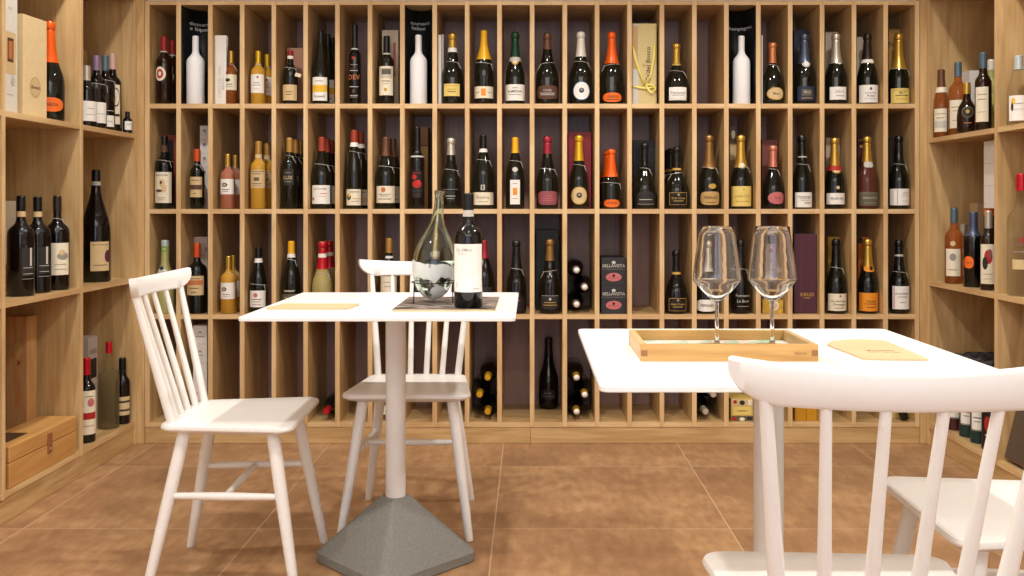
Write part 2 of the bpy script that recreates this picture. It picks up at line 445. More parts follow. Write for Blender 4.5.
# ------------------------------------------------------------------ room
m, nt, b = newmat('brown_floor_tiles')
N, Lk = nt.nodes, nt.links
tc = N.new('ShaderNodeTexCoord'); sx = N.new('ShaderNodeSeparateXYZ'); Lk.new(tc.outputs['Object'], sx.inputs[0])
def line_mask(out, off, period, half):
    a = N.new('ShaderNodeMath'); a.operation = 'ADD'; a.inputs[1].default_value = -off + 40 * period; Lk.new(out, a.inputs[0])
    d = N.new('ShaderNodeMath'); d.operation = 'DIVIDE'; d.inputs[1].default_value = period; Lk.new(a.outputs[0], d.inputs[0])
    f = N.new('ShaderNodeMath'); f.operation = 'FRACT'; Lk.new(d.outputs[0], f.inputs[0])
    s = N.new('ShaderNodeMath'); s.operation = 'SUBTRACT'; s.inputs[1].default_value = 0.5; Lk.new(f.outputs[0], s.inputs[0])
    ab = N.new('ShaderNodeMath'); ab.operation = 'ABSOLUTE'; Lk.new(s.outputs[0], ab.inputs[0])
    g = N.new('ShaderNodeMath'); g.operation = 'GREATER_THAN'; g.inputs[1].default_value = 0.5 - half / period; Lk.new(ab.outputs[0], g.inputs[0])
    fl = N.new('ShaderNodeMath'); fl.operation = 'FLOOR'; Lk.new(d.outputs[0], fl.inputs[0])
    return g, fl
gx, fx = line_mask(sx.outputs[0], -0.115, 0.755, 0.0018)
gy, fy = line_mask(sx.outputs[1], 2.985, 0.71, 0.0016)
gm = N.new('ShaderNodeMath'); gm.operation = 'MAXIMUM'; Lk.new(gx.outputs[0], gm.inputs[0]); Lk.new(gy.outputs[0], gm.inputs[1])
cv = N.new('ShaderNodeCombineXYZ'); Lk.new(fx.outputs[0], cv.inputs[0]); Lk.new(fy.outputs[0], cv.inputs[1])
wn = N.new('ShaderNodeTexWhiteNoise'); Lk.new(cv.outputs[0], wn.inputs['Vector'])
vs = N.new('ShaderNodeVectorMath'); vs.operation = 'SCALE'; vs.inputs['Scale'].default_value = 30; Lk.new(wn.outputs['Color'], vs.inputs[0])
va = N.new('ShaderNodeVectorMath'); Lk.new(tc.outputs['Object'], va.inputs[0]); Lk.new(vs.outputs[0], va.inputs[1])
n1 = N.new('ShaderNodeTexNoise'); n1.inputs['Scale'].default_value = 3.2; n1.inputs['Detail'].default_value = 8; n1.inputs['Roughness'].default_value = .68; Lk.new(va.outputs[0], n1.inputs['Vector'])
n2 = N.new('ShaderNodeTexNoise'); n2.inputs['Scale'].default_value = 34; n2.inputs['Detail'].default_value = 4
mpf = N.new('ShaderNodeMapping'); mpf.inputs['Scale'].default_value = (1, .35, 1); Lk.new(va.outputs[0], mpf.inputs['Vector']); Lk.new(mpf.outputs[0], n2.inputs['Vector'])
mx = N.new('ShaderNodeMath'); mx.operation = 'MULTIPLY_ADD'; mx.inputs[1].default_value = .35; Lk.new(n2.outputs['Fac'], mx.inputs[0])
mx2 = N.new('ShaderNodeMath'); mx2.operation = 'MULTIPLY'; mx2.inputs[1].default_value = .75; Lk.new(n1.outputs['Fac'], mx2.inputs[0]); Lk.new(mx2.outputs[0], mx.inputs[2])
rp = N.new('ShaderNodeValToRGB'); e = rp.color_ramp.elements
e[0].position = .36; e[0].color = rgb((140, 104, 74)); e[1].position = .72; e[1].color = rgb((196, 156, 114))
k = rp.color_ramp.elements.new(.54); k.color = rgb((166, 126, 90))
Lk.new(mx.outputs[0], rp.inputs['Fac'])
mc = N.new('ShaderNodeMix'); mc.data_type = 'RGBA'; mc.inputs['B'].default_value = rgb((206, 176, 142))
Lk.new(gm.outputs[0], mc.inputs['Factor']); Lk.new(rp.outputs['Color'], mc.inputs['A']); Lk.new(mc.outputs['Result'], b.inputs['Base Color'])
b.inputs['Roughness'].default_value = .42
FLOORM = m
PLASTER = mat('warm_white_plaster', (232, 224, 210), rough=.8, noise=.02)
CEILM = mat('white_ceiling', (236, 234, 228), rough=.85, noise=.01)
def struct(name, *a, **k):
    o = box(name, *a, **k); o['kind'] = 'structure'; return o
XL, XR, YBK, YF, ZC = -2.12, 2.14, 4.46, -2.6, 2.75
struct('floor', XL - .1, XR + .1, YF - .1, YBK + .1, -.1, 0, FLOORM, bev=0)
struct('ceiling', XL - .1, XR + .1, YF - .1, YBK + .1, ZC, ZC + .1, CEILM, bev=0)
struct('wall_back', XL, XR, YBK, YBK + .1, 0, ZC, PLASTER, bev=0)
struct('wall_left', XL - .1, XL, YF, YBK + .1, 0, ZC, PLASTER, bev=0)
struct('wall_right', XR, XR + .1, YF, YBK + .1, 0, ZC, PLASTER, bev=0)
# the shop front behind the viewer: a wall with two tall openings to the street
bm = bmesh.new()
for x0, x1 in ((XL, -1.35), (-.55, .15), (.95, XR)): box_into(bm, x0, x1, YF - .1, YF, 0, ZC)
for x0, x1 in ((-1.35, -.55), (.15, .95)): box_into(bm, x0, x1, YF - .1, YF, 2.3, ZC)
o = finish(bm, 'wall_front', PLASTER); o['kind'] = 'structure'

# ------------------------------------------------------------------ back shelf
ZT = 1.924
sh = empty('wine_shelf', (0, DF, 0), 0, 'tall light plywood wine shelf of four tiers of narrow cells along the rear wall', 'shelf')
def inpar(o, p):            # parts are modelled in world coordinates
    o.parent = p; o.matrix_parent_inverse = Matrix.Translation(-p.location); return o
inpar(box('back_panel', X0 - .01, DIV[24] + .01, DBK, DBK + .012, .085, ZT, W_BACK), sh)
for i in range(25):
    x = DIV[i]
    inpar(box('divider', x - T / 2, x + T / 2, DF, DBK, .0735, ZT, [W_V, E_V], edge=(1, -1)), sh)
for z in (TIER_Z[1], TIER_Z[2], TIER_Z[3], TIER_Z[4], ZT):
    t = .0205 if z != ZT else .017
    inpar(box('shelf_board', X0 - T / 2, DIV[24] + T / 2, DF + .0015, DBK, z - t, z, [W_X, E_X], edge=(1, -1)), sh)
for x0, x1 in ((X0 - T / 2, .0015), (.0025, DIV[24] + T / 2)):
    inpar(box('plinth', x0, x1, DF + .004, DF + .03, .001, .0715, W_X), sh)
for x0, x1 in ((-1.722, X0 - T / 2 - .001), (DIV[24] + T / 2 + .001, 1.735)):
    inpar(box('corner_post', x0, x1, DF - .004, DBK, 0.001, ZT + .01, W_V), sh)

# ------------------------------------------------------------------ side shelves
def side_unit(sgn, xf, zs, ys, ztop, label):
    xb = sgn * (abs(xf) + .375)
    u = empty('side_shelf', (xf, ys[0], 0), 0, label, 'shelf')
    def bx(n, xa, xb_, y0, y1, z0, z1, m, **k): return inpar(box(n, min(xa, xb_), max(xa, xb_), y0, y1, z0, z1, m, **k), u)
    e = (0, -sgn)
    bx('back_panel', xb, xb + sgn * .012, ys[-1] - .02, ys[0], .08, ztop + .02, wood('plywood_side_back', 2, PLY0, PLY1))
    for y in ys:
        bx('upright', xf, xb, y - .02, y, .001 if y in (ys[0], ys[-1]) else .08, ztop + .02, [W_V, E_VY], edge=e)
    for z in list(zs) + [ztop + .02]:
        bx('shelf_board', xf + sgn * .0015, xb, ys[-1] - .018, ys[0] - .002, z - .02, z, [W_Y, E_Y], edge=e)
    bx('plinth', xf + sgn * .006, xf + sgn * .03, ys[-1], ys[0] - .02, .001, zs[-1] - .021, W_Y)
    return u
LXF, RXF = -1.705, 1.722
LZ, RZ = (1.344, .722, .104), (1.324, .709, .095)
side_unit(-1, LXF, LZ, (4.044, 3.557, 3.03, 2.5), 1.917, 'deep plywood side shelf of square cells beside the leather strapped box')
side_unit(1, RXF, RZ, (4.044, 3.457, 2.95, 2.45), 1.917, 'deep plywood side shelf of square cells holding the spirits and dark tubes')

# ------------------------------------------------------------------ tables
def rounded_poly(pts, r, seg=6):
    out = []; n = len(pts)
    for i in range(n):
        p, a, c = Vector(pts[i]), Vector(pts[i - 1]), Vector(pts[(i + 1) % n])
        d0, d1 = (a - p).normalized(), (c - p).normalized()
        ang = d0.angle(d1); t = r / math.tan(ang / 2)
        s, e_ = p + d0 * t, p + d1 * t
        cen = p + (d0 + d1).normalized() * (r / math.sin(ang / 2))
        v0, v1 = s - cen, e_ - cen
        th = v0.angle(v1); cr = v0.x * v1.y - v0.y * v1.x
        for k in range(seg + 1):
            q = th * k / seg * (1 if cr > 0 else -1)
            out.append((cen.x + v0.x * math.cos(q) - v0.y * math.sin(q), cen.y + v0.x * math.sin(q) + v0.y * math.cos(q)))
    return out
def loft(bm, loops, cap0=True, cap1=True, mi=0):
    rs = [[bm.verts.new(p) for p in l] for l in loops]
    for a, b_ in zip(rs, rs[1:]):
        for i in range(len(a)):
            j = (i + 1) % len(a); f = bm.faces.new((a[i], a[j], b_[j], b_[i])); f.material_index = mi
    if cap0: bm.faces.new(rs[0][::-1])
    if cap1: bm.faces.new(rs[-1])
    bmesh.ops.recalc_face_normals(bm, faces=bm.faces)

def table(x, y, label):
    t = empty('pedestal_table', (x, y, 0), 0, label, 'table', 'square white pedestal tables')
    hw = .355
    def sq(h, r):
        k = h - .012; return rounded_poly([(-h, -k), (h, -k), (h, k), (-h, k)], r)
    bm = bmesh.new()
    loft(bm, [[(px, py, z) for px, py in sq(h, .014)] for h, z in ((hw - .0015, .7395), (hw, .741), (hw, .7485), (hw - .0015, .75))])
    finish(bm, 'tabletop', TOPW, t)
    bm = bmesh.new(); lathe_into(bm, [(0, .17), (.029, .17), (.029, .728), (0.029, .739), (0, .739)], 32)
    bmesh.ops.recalc_face_normals(bm, faces=bm.faces); finish(bm, 'pole', POLEW, t, smooth=True, angle=.7)
    bm = bmesh.new(); box_into(bm, -.11, .11, -.11, .11, .732, .7393, .001)
    finish(bm, 'mounting_plate', POLEW, t)
    D = .243
    def dia(h, r): return rounded_poly([(-h, 0), (0, -h), (h, 0), (0, h)], r)
    bm = bmesh.new()
    L = []
    for h, r, z in ((D - .006, .03, .0), (D, .032, .004), (D, .032, .028), (D - .006, .032, .034), (.052, .008, .184), (.044, .007, .19)):
        L.append([(a, b_, z) for a, b_ in dia(h, r)])
    loft(bm, L); finish(bm, 'pedestal_base', CONC, t, smooth=True, angle=math.radians(22))
    return t
table(-.392, 2.72, 'square white table on a concrete pyramid base carrying the glass flask')
table(.466, 1.82, 'square white table carrying the wooden tray and two wine glasses')

# ------------------------------------------------------------------ chairs
def make_chair(loc, rz, label):
    c = empty('spindle_chair', loc, rz, label, 'chair', 'white spindle back chairs round the tables')
    out = rounded_poly([(-.163, -.175), (.163, -.175), (.206, .19), (-.206, .19)], .035, 6)
    def ins(k, z, dz=0.0):
        cx, cy = 0, .01
        return [(cx + (x - cx) * (1 - k / .19), cy + (y - cy) * (1 - k / .185), z) for x, y in out]
    bm = bmesh.new(); loft(bm, [ins(.045, .418), ins(.012, .428), ins(.001, .436), ins(0, .441), ins(.003, .4475), ins(.009, .45), ins(.05, .449)])
    finish(bm, 'seat', WHITE, c, smooth=True, angle=math.radians(40))
    legs = {}
    for nm, sx_, tx_, ty, fx_, fy_ in (('f', -1, .14, .125, .2, .2), ('f', 1, .14, .125, .2, .2), ('r', -1, .12, -.115, .18, -.2), ('r', 1, .12, -.115, .18, -.2)):
        a, b_ = Vector((sx_ * tx_, ty, .428)), Vector((sx_ * fx_, fy_, 0.0))
        bm = bmesh.new()
        tube_into(bm, [a.lerp(b_, q) for q in (0, .25, .5, .75, .985, 1)], [.0175, .0175, .0165, .0145, .0125, .0115], 14)
        for v in bm.verts: v.co.z = max(v.co.z, 0.0008)
        finish(bm, 'leg', WHITE, c, smooth=True, angle=.8)
        legs[(nm, sx_)] = (a, b_)
    zs = .255
    def on(l, z): a, b_ = l; return a.lerp(b_, (a.z - z) / (a.z - b_.z))
    mids = []
    for s in (-1, 1):
        p, q = on(legs[('f', s)], zs), on(legs[('r', s)], zs); bm = bmesh.new()
        tube_into(bm, [p.lerp(q, k) for k in (0, .12, .5, .88, 1)], [.0085, .0095, .0115, .0095, .0085], 12)
        finish(bm, 'stretcher', WHITE, c, smooth=True, angle=.8); mids.append(p.lerp(q, .5))
    bm = bmesh.new(); tube_into(bm, [mids[0].lerp(mids[1], k) for k in (0, .12, .5, .88, 1)], [.008, .009, .011, .009, .008], 12)
    finish(bm, 'stretcher', WHITE, c, smooth=True, angle=.8)
    # crest rail: bowed in plan, its ends rounded off below
    W, zt, hh, th = .216, .836, .05, .02
    def yc(x): return -.262 + .055 * (x / .226) ** 2
    n = 64; rings = []
    bm = bmesh.new()
    for i in range(n + 1):
        s = math.sin((-1 + 2 * i / n) * PI / 2); x = W * s; y = yc(x)
        k = min(1, max(0, (abs(s) - .70) / .30)); zb = zt - hh + (hh - .004) * (1 - math.sqrt(max(0, 1 - k ** 2)))
        ztop = zt - .002 + .011 * s * s
        nx, ny = -(.11 * x / W ** 2), 1.0; l = math.hypot(nx, ny); nx /= l; ny /= l
        hgt = ztop - zb
        sec = []
        for (o_, z) in ((-1, .08), (-1, .5), (-1, .90), (-.62, 1), (.62, 1), (1, .90), (1, .5), (1, .08), (.62, 0), (-.62, 0)):
            zz = zb + hgt * z; lean = -(zz - .80) * .16
            sec.append(bm.verts.new((x + nx * o_ * th / 2, y + ny * o_ * th / 2 + lean, zz)))
        rings.append(sec)
    for a, b_ in zip(rings, rings[1:]):
        for i in range(10):
            j = (i + 1) % 10; bm.faces.new((a[i], a[j], b_[j], b_[i]))
    bm.faces.new(rings[0]); bm.faces.new(rings[-1][::-1]); bmesh.ops.recalc_face_normals(bm, faces=bm.faces)
    finish(bm, 'crest_rail', WHITE, c, smooth=True, angle=math.radians(45))
    for k in range(6):
        f = -1 + 2 * k / 5; x0, x1 = .137 * f, .174 * f
        y0 = -.155 + .012 * f * f; bm = bmesh.new(); r = .0105 if abs(f) == 1 else .0088
        a, b_ = Vector((x0, y0, .44)), Vector((x1, yc(x1) , .795))
        tube_into(bm, [a.lerp(b_, q) for q in (0, .3, .65, 1)], [r * 1.12, r * 1.12, r * .95, r * .82], 12)
        finish(bm, 'spindle', WHITE, c, smooth=True, angle=.8)
    return c
ch = make_chair((-.825, 2.655, 0), -PI / 2 + .03, 'white spindle chair seen side on, facing the flask table with its whole seat showing')
CH = [((-.387, 3.075, 0), PI, 'white spindle chair behind the flask table, its back against the wine shelf'),
      ((.4815, 1.392, 0), -.05, 'white spindle chair seen from behind, cropped by the frame, before the tray table'),
      ((.937, 1.825, 0), PI / 2, 'white spindle chair with only its seat showing through the nearest chair back')]
for loc, rz, lab in CH:
    c = copy_tree(ch); c.location = loc; c.rotation_euler = (0, 0, rz); c['label'] = lab

# ------------------------------------------------------------------ things on the tables
# wooden tray
tr = empty('wooden_tray', (.366, 1.812, .7502), 0, 'shallow oak tray with finger jointed corners under the two wine glasses', 'tray')
tw, td, tz, tt = .326 / 2, .205 / 2, .031, .012
for y0, y1 in ((-td, -td + tt), (td - tt, td)):
    o = box('side_wall', -tw, tw, y0, y1, 0, tz, [W_OAK, mat('oak_end_grain', (150, 106, 58), rough=.6)], tr, bev=.0006)
    if y0 < 0:
        bm = bmesh.new(); sl = []
        print_into(bm, [('r', -tw + .0005, -tw + .0125, .0095, .0205, 'brown'), ('r', tw - .0125, tw - .0005, .0095, .0205, 'brown'),
                        ('t', 'tonon', tw - .033, .0150, .0095, 'brown')], lambda u, v, l: (u, -td - l * .6, v), sl)
        me = o.data; b2 = bmesh.new(); b2.from_mesh(me); 
        for f in bm.faces: f.material_index = 1
        join(b2, bm); b2.to_mesh(me); b2.free()
for x0, x1 in ((-tw, -tw + tt), (tw - tt, tw)):
    box('end_wall', x0 + .0004, x1 - .0004, -td + tt, td - tt, 0, tz, W_Y, tr, bev=.0006)
box('tray_bottom', -tw + .004, tw - .004, -td + .004, td - .004, .001, .0095, W_OAK, tr, bev=0)
bm = bmesh.new(); cols = []
TC = [((176, 206, 186), 'mint'), ((226, 218, 204), 'bone'), ((96, 76, 92), 'plum'), ((232, 228, 220), 'chalk'), ((186, 150, 120), 'clay')]
ms = [mat('tile_' + n, c, rough=.35, noise=.03) for c, n in TC]
for i in range(6):
    for j in range(3):
        xa = -tw + tt + .001 + i * .0502; ya = -td + tt + .001 + j * .0598
        a, c = random.choice([(0, 1), (3, 2), (1, 3), (3, 0), (4, 3), (3, 2), (0, 3)])
        v = [bm.verts.new(p) for p in ((xa, ya, .0115), (xa + .0495, ya, .0115), (xa + .0495, ya + .059, .0115), (xa, ya + .059, .0115))]
        f = bm.faces.new((v[0], v[1], v[2])); f.material_index = a
        f = bm.faces.new((v[0], v[2], v[3])); f.material_index = c
finish(bm, 'patterned_base', ms, tr)

# wine glasses
def wine_glass(x, y, z, label):
    g = empty('wine_glass', (x, y, z), 0, label, 'wine glass', 'wine glasses in the oak tray')
    out = [(.0042, .0865), (.0075, .0890), (.016, .0950), (.030, .1085), (.0405, .1210), (.0458, .1280), (.0467, .1320), (.0458, .1410), (.0430, .1640), (.0392, .1920), (.0356, .2160), (.0333, .2325)]
    inn = [(r - (.0006 if z_ > .125 else .0010), z_ + (0 if z_ > .125 else .0020)) for r, z_ in out[2:]][::-1] + [(.006, .0925), (0, .0910)]
    bm = bmesh.new(); lathe_into(bm, out + [(.0330, .2329)] + inn, 48); finish(bm, 'bowl', GLASS, g, smooth=True, angle=math.radians(55))
    bm = bmesh.new(); lathe_into(bm, [(.0055, .0062), (.0044, .011), (.0038, .022), (.0036, .045), (.0036, .066), (.0042, .0865)], 24); finish(bm, 'stem', GLASS, g, smooth=True)
    bm = bmesh.new(); lathe_into(bm, [(0, 0), (.036, 0), (.0372, .0008), (.036, .0018), (.024, .0028), (.0120, .0042), (.0055, .0062)], 40); finish(bm, 'foot', GLASS, g, smooth=True)
    return g
g1 = wine_glass(.364, 1.815, .7622, 'tall clear wine glass near the middle of the tray')
g2 = copy_tree(g1); g2.location = (.4715, 1.815, .7622); g2['label'] = 'tall clear wine glass nearer the tray end with the burnt mark'

# kraft menu on the tray table
def card(name, pts, z, th, m, label, cat, prims=None, parent_rz=0, group=None):
    cx = sum(p[0] for p in pts) / len(pts); cy = sum(p[1] for p in pts) / len(pts)
    bm = bmesh.new(); q = [(p[0] - cx, p[1] - cy) for p in pts]
    loft(bm, [[(a, b_, 0) for a, b_ in q], [(a, b_, th) for a, b_ in q]])
    sl = []
    if prims: 
        b2 = bmesh.new(); print_into(b2, prims, lambda u, v, l: (u, v, th + l * .4), sl)
        for f in b2.faces: f.material_index += 1
        join(bm, b2)
    o = finish(bm, name, [m] + [P(k) for k in sl], None, (cx, cy, z))
    return tag(o, label, cat, group)
e1 = rounded_poly([(.612, 1.735), (.735, 1.712), (.742, 1.965), (.622, 1.972)], .004, 2)
e1 = rounded_poly([(.735, 1.712), (.745, 1.955), (.70, 1.975), (.635, 1.955), (.605, 1.90), (.617, 1.722)], .012, 3)
card('menu_card', e1, .7503, .003, KRAFT, 'kraft menu card with rounded corner beside the oak tray', 'menu',
     [('t', 'Enoteca', .01, -.055, .016, 'brown'), ('t', 'carta dei vini', .01, -.075, .012, 'brown')], group='kraft menu cards on the tables')
e2 = rounded_poly([(-.725, 2.555), (-.500, 2.550), (-.487, 2.665), (-.705, 2.672)], .006, 2)
card('menu_card', e2, .7503, .005, KRAFT, 'kraft menu card lying near the front edge of the flask table', 'menu', group='kraft menu cards on the tables')

# patterned board under the flask
m, nt, b = newmat('dark_wavy_print'); N, Lk = nt.nodes, nt.links
tc = N.new('ShaderNodeTexCoord'); mp = N.new('ShaderNodeMapping'); mp.inputs['Scale'].default_value = (6, 14, 6); Lk.new(tc.outputs['Object'], mp.inputs['Vector'])
n1 = N.new('ShaderNodeTexNoise'); n1.inputs['Scale'].default_value = 2.2; n1.inputs['Detail'].default_value = 6; n1.inputs['Distortion'].default_value = 1.6; Lk.new(mp.outputs[0], n1.inputs['Vector'])
rp = N.new('ShaderNodeValToRGB'); e = rp.color_ramp.elements; e[0].position = .40; e[0].color = rgb((50, 40, 40)); e[1].position = .66; e[1].color = rgb((176, 160, 150))
Lk.new(n1.outputs['Fac'], rp.inputs['Fac']); Lk.new(rp.outputs['Color'], b.inputs['Base Color']); b.inputs['Roughness'].default_value = .5
mat_top = m
bm = bmesh.new(); loft(bm, [[(a, b_, z) for a, b_ in ((-.139, -.177), (.139, -.177), (.139, .177), (-.139, .177))] for z in (0, .005)])
bm.normal_update()
for f in bm.faces: f.material_index = 1 if f.normal.z > .9 else 0
o = finish(bm, 'place_mat', [KRAFT, mat_top], None, (-.233, 2.688, .7503)); tag(o, 'dark wavy printed board with pale edges under the flask and red wine', 'place mat')
MZ = .7556

# flask in its wire stand
fl = empty('glass_flask', (-.2835, 2.70, MZ + .0075), 0, 'round bottomed pale green glass flask leaning in a wire stand', 'flask')
fl.rotation_euler = (0, math.radians(4.0), 0)
fo = [(0, 0), (.012, .0012), (.026, .0075), (.040, .021), (.0525, .043), (.0605, .068), (.0645, .095), (.0645, .112), (.061, .134), (.053, .157), (.043, .177), (.032, .197), (.0235, .216), (.0175, .236), (.0145, .258), (.0132, .285), (.0130, .303), (.0150, .306), (.0152, .313), (.0138, .3165)]
fi = [(max(0, r - .0016), z + (.0018 if z < .03 else 0)) for r, z in fo[:-3]]; fi[0] = (0, .0022)
bm = bmesh.new(); lathe_into(bm, fo + [(.0112, .3165)] + fi[::-1], 48); bmesh.ops.recalc_face_normals(bm, faces=bm.faces)
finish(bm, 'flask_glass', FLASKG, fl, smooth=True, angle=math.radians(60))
st = empty('flask_stand', (-.2835, 2.70, MZ), 0, 'black wire stand with a ring round the glass flask', 'stand')
bm = bmesh.new(); rr = .0628
tube_into(bm, [(rr * math.cos(2 * PI * i / 40) + .004, rr * math.sin(2 * PI * i / 40), .0585) for i in range(40)], .0016, 6, closed=True)
finish(bm, 'ring', WIRE, st, smooth=True)
for a in (-25, 95, 215):
    ca, sa = math.cos(math.radians(a)), math.sin(math.radians(a))
    bm = bmesh.new(); tube_into(bm, [(rr * ca + .004, rr * sa, .0585), (rr * ca * 1.03 + .004, rr * sa * 1.03, .0), ], .0016, 6)
    finish(bm, 'leg', WIRE, st, smooth=True)

# red wine bottle on the mat
r = .039; h = .3135
kz = lambda y: (307 - y) * 2.57 / F
make_bottle('wine_bottle', (-.170, 2.57, MZ), h, r, 'bx', 'bk', 'black', kz(216), [
    ('paper_label', [('r', -.050, .050, kz(291), kz(243.5), 'white'), ('t', "Ca' d'Mori", -.011, kz(249.5), .0115, 'grey'), ('t', 'Bolgheri', -.013, kz(253), .008, 'lgrey'),
      ('r', -.016, -.0155, kz(275), kz(264), 'lgrey'), ('r', .0145, .015, kz(275), kz(264), 'lgrey'), ('r', -.016, .015, kz(275), kz(274.7), 'lgrey'),
      ('r', .014, .034, kz(288), kz(287.4), 'grey'), ('r', -.033, -.0315, kz(287), kz(281), 'grey')])],
    None, 'tall dark red wine bottle with large white label standing beside the flask', 'wine bottle', None, neck=(kz(216.5), kz(210), 'lgrey'))

# ------------------------------------------------------------------ bottles: top tier
P1, P2, P3, P4 = 140, 330, 520, 715
b1 = bot(1, P1, 123, 180, 80, 'bx', 'br', 'red', 255, [O(-6, 375, 27, 36, 'cream', ('e', -6, 375, 17, 24, 'red'), ('e', -6, 375, 8, 12, 'cream'))], 'brown bottle with red capsule and round red and cream label', neck=(256, 262, 'lgrey'))
behind(b1, 38, 0.1, 'red capped bottle hidden behind the round labelled one, top tier')
WB = 'plain matt white display bottle in the black niche marked '
bot(1, P1, 285, 180, 90, 'wh', 'white', None, 0, [], WB + 'dessert e liquori, top tier', dy=-.012, cat='display bottle', name='display_bottle')
bot(1, P2, 453, 175, 88, 'wh', 'white', None, 0, [], WB + 'spumanti italiani, top tier', dy=-.012, cat='display bottle', name='display_bottle')
bot(1, P4, 135, 180, 88, 'wh', 'white', None, 0, [], WB + 'champagne, top tier', dy=-.012, cat='display bottle', name='display_bottle')
bot(1, P1, 467, 255, 68, 'bx', 'amber', 'gold', 316, [R(378, 457, 64, 'cream', ('e', -8, 406, 13, 9, 'ink'), ln(428, 30), ln(440, 36, 'grey'))], 'small amber dessert wine with gold capsule beside white booklet', ring=325, rn=.011)
b = bot(1, P1, 606, 255, 74, 'bx', 'gold', 'yelgold', 318, [R(377, 472, 66, 'white', ('e', 6, 392, 5, 6, 'red'), ln(420, 30, 'grey'), ln(432, 40, 'grey'), ln(452, 30, 'lgrey'))], 'small golden dessert wine with yellow capsule and red dot label', neck=(321, 326, 'lgrey'), rn=.0115)
behind(b, 46, 0.09, 'golden dessert wine half hidden behind the red dot bottle, top tier')
bot(1, P1, 771, 253, 76, 'bx', 'dk', 'red', 278, [R(430, 510, 72, 'beige', ln(466, 36, 'brown'), ln(480, 28, 'brown'))], 'small dark bottle with red cap and beige label before pinkish box', neck=(280, 296, 'white'), ring=345, rn=.0125)
b = bot(1, P1, 926, 150, 86, 'fl', 'dk', 'black', 215, [R(392, 512, 74, 'white', ('r', -37, 37, 432, 468, 'bandyel'), tx('Campanili', 490, 15), ln(412, 40, 'grey'))], 'tall dark bottle with white and yellow striped label, foremost of three', rn=.0125)
behind(b, 36, 0.09, 'middle of the three yellow striped bottles in one cell, top tier')
behind(b, 60, 0.18, 'rearmost of the three yellow striped bottles in one cell, top tier')
bot(1, P2, 127, 120, 62, 'sl', 'bk', 'black', 240, [('etched_print', [('e', -3, 293, 8, 7, 'red'), tx('OEV', 392, 36, 'copper', -1), ln(328, 36, 'grey'), ln(346, 40, 'brown'), ln(358, 40, 'lgrey'), ln(440, 44, 'lgrey'), ('e', 0, 463, 8, 9, 'brown'), ln(485, 40, 'lgrey'), ln(493, 34, 'grey')])], 'slim black bottle with printed copper letters and no paper label', neck=(241, 249, 'lgrey'), rn=.0125, cat='wine bottle')
bot(1, P2, 290, 178, 76, 'bx', 'dk', 'black', 263, [R(336, 484, 70, 'cream', ('r', -33, 33, 345, 392, 'lgrey'), ('r', -20, 26, 350, 378, 'olive'), ('r', -33, 33, 392, 396, 'beige'), ln(412, 44), ln(426, 30, 'grey'), ('e', 0, 456, 8, 9, 'gold'))], 'dark bottle with tall cream picture label before a beige box', neck=(266, 274, 'lgrey'))
bot(1, P2, 627, 163, 112, 'ch', 'dk', 'gold', 238, [R(428, 490, 80, 'yellow', ('r', -36, 36, 436, 439, 'gold'), ln(456, 50, 'gold'), ln(468, 42, 'ink'))], 'dark sparkling bottle with gold foil and yellow label beside white cards', ring=315, neck=(239, 262, 'white'))
bot(1, P2, 788, 150, 98, 'bg', 'dk', 'yellow', 300, [R(440, 500, 96, 'cream', ('r', -12, 12, 452, 488, 'dorange'), ln(470, 20, 'grey', -30), ln(470, 20, 'grey', 32))], 'dark bottle with long amber yellow foil and white band label', ring=322, cat='sparkling wine bottle', name='sparkling_wine_bottle')
bot(1, P2, 948, 158, 100, 'ch', 'dk', 'green', 290, [O(0, 307, 20, 22, 'gold', ('e', 0, 307, 12, 14, 'cream'), n='neck_medallion'), R(430, 512, 98, 'white', tx('ALMEDAN', 466, 17), ln(482, 60, 'grey'), ln(448, 26, 'grey'))], 'dark sparkling bottle with green foil and gold medallion', neck=(288, 310, 'lgrey'))
bot(1, P3, 140, 163, 118, 'ch', 'dk', 'brown', 248, [O(0, 471, 52, 34, 'brown', tx('CUVEE', 462, 15, 'lgrey'), ln(476, 76, 'lgrey'), ln(484, 70, 'lgrey'), ex=4)], 'dark sparkling bottle with brown foil and rounded brown label', ring=322, tagside=-1)
bot(1, P3, 312, 155, 118, 'ch', 'dk', 'white', 285, [O(0, 464, 42, 47, 'blue', ('e', 0, 464, 39, 44, 'white'), ('e', 0, 462, 13, 13, 'navy'), ('e', 0, 459, 6, 6, 'grey'))], 'dark sparkling bottle with silver white foil and blue ringed oval label', ring=315)
orange1 = bot(1, P3, 470, 157, 120, 'ch', 'dk', 'orange', 322, [O(-2, 497, 47, 24, 'orange', tx('VENEZIA', 494, 15, 'brown'), ln(508, 60, 'brown'), ex=2.4)], 'tall dark sparkling bottle with long orange foil and orange oval label', ring=330, tagside=-1)
bot(1, P3, 810, 215, 130, 'pr', 'dk', 'gold', 318, [R(446, 512, 88, 'white', ('r', -38, 38, 452, 506, 'lgrey'), ('r', -37, 37, 453, 505, 'white'), tx('Franciacorta', 475, 15), ln(487, 60, 'grey'))], 'squat round dark sparkling bottle with gold foil and white label', ring=362, neck=(319, 330, 'gold'))
bot(1, P4, 303, 210, 112, 'pr', 'dk', 'copper', 318, [O(6, 478, 43, 32, 'gold', ('e', 6, 478, 39, 28, 'beige'), tx('Blanc', 478, 17, 'ink', 6))], 'squat round dark sparkling bottle with copper foil and gold oval label', ring=330)
bot(1, P4, 466, 165, 108, 'ch', 'dk', 'blue', 320, [O(0, 322, 22, 20, 'lgrey', ('e', 0, 322, 13, 13, 'white'), n='neck_medallion'), R(440, 512, 88, 'navy', ('r', -26, 26, 456, 488, 'olive'), tx('Brut', 470, 18, 'lgrey'), ln(500, 56, 'gold'))], 'dark sparkling bottle with slate blue foil and navy label')
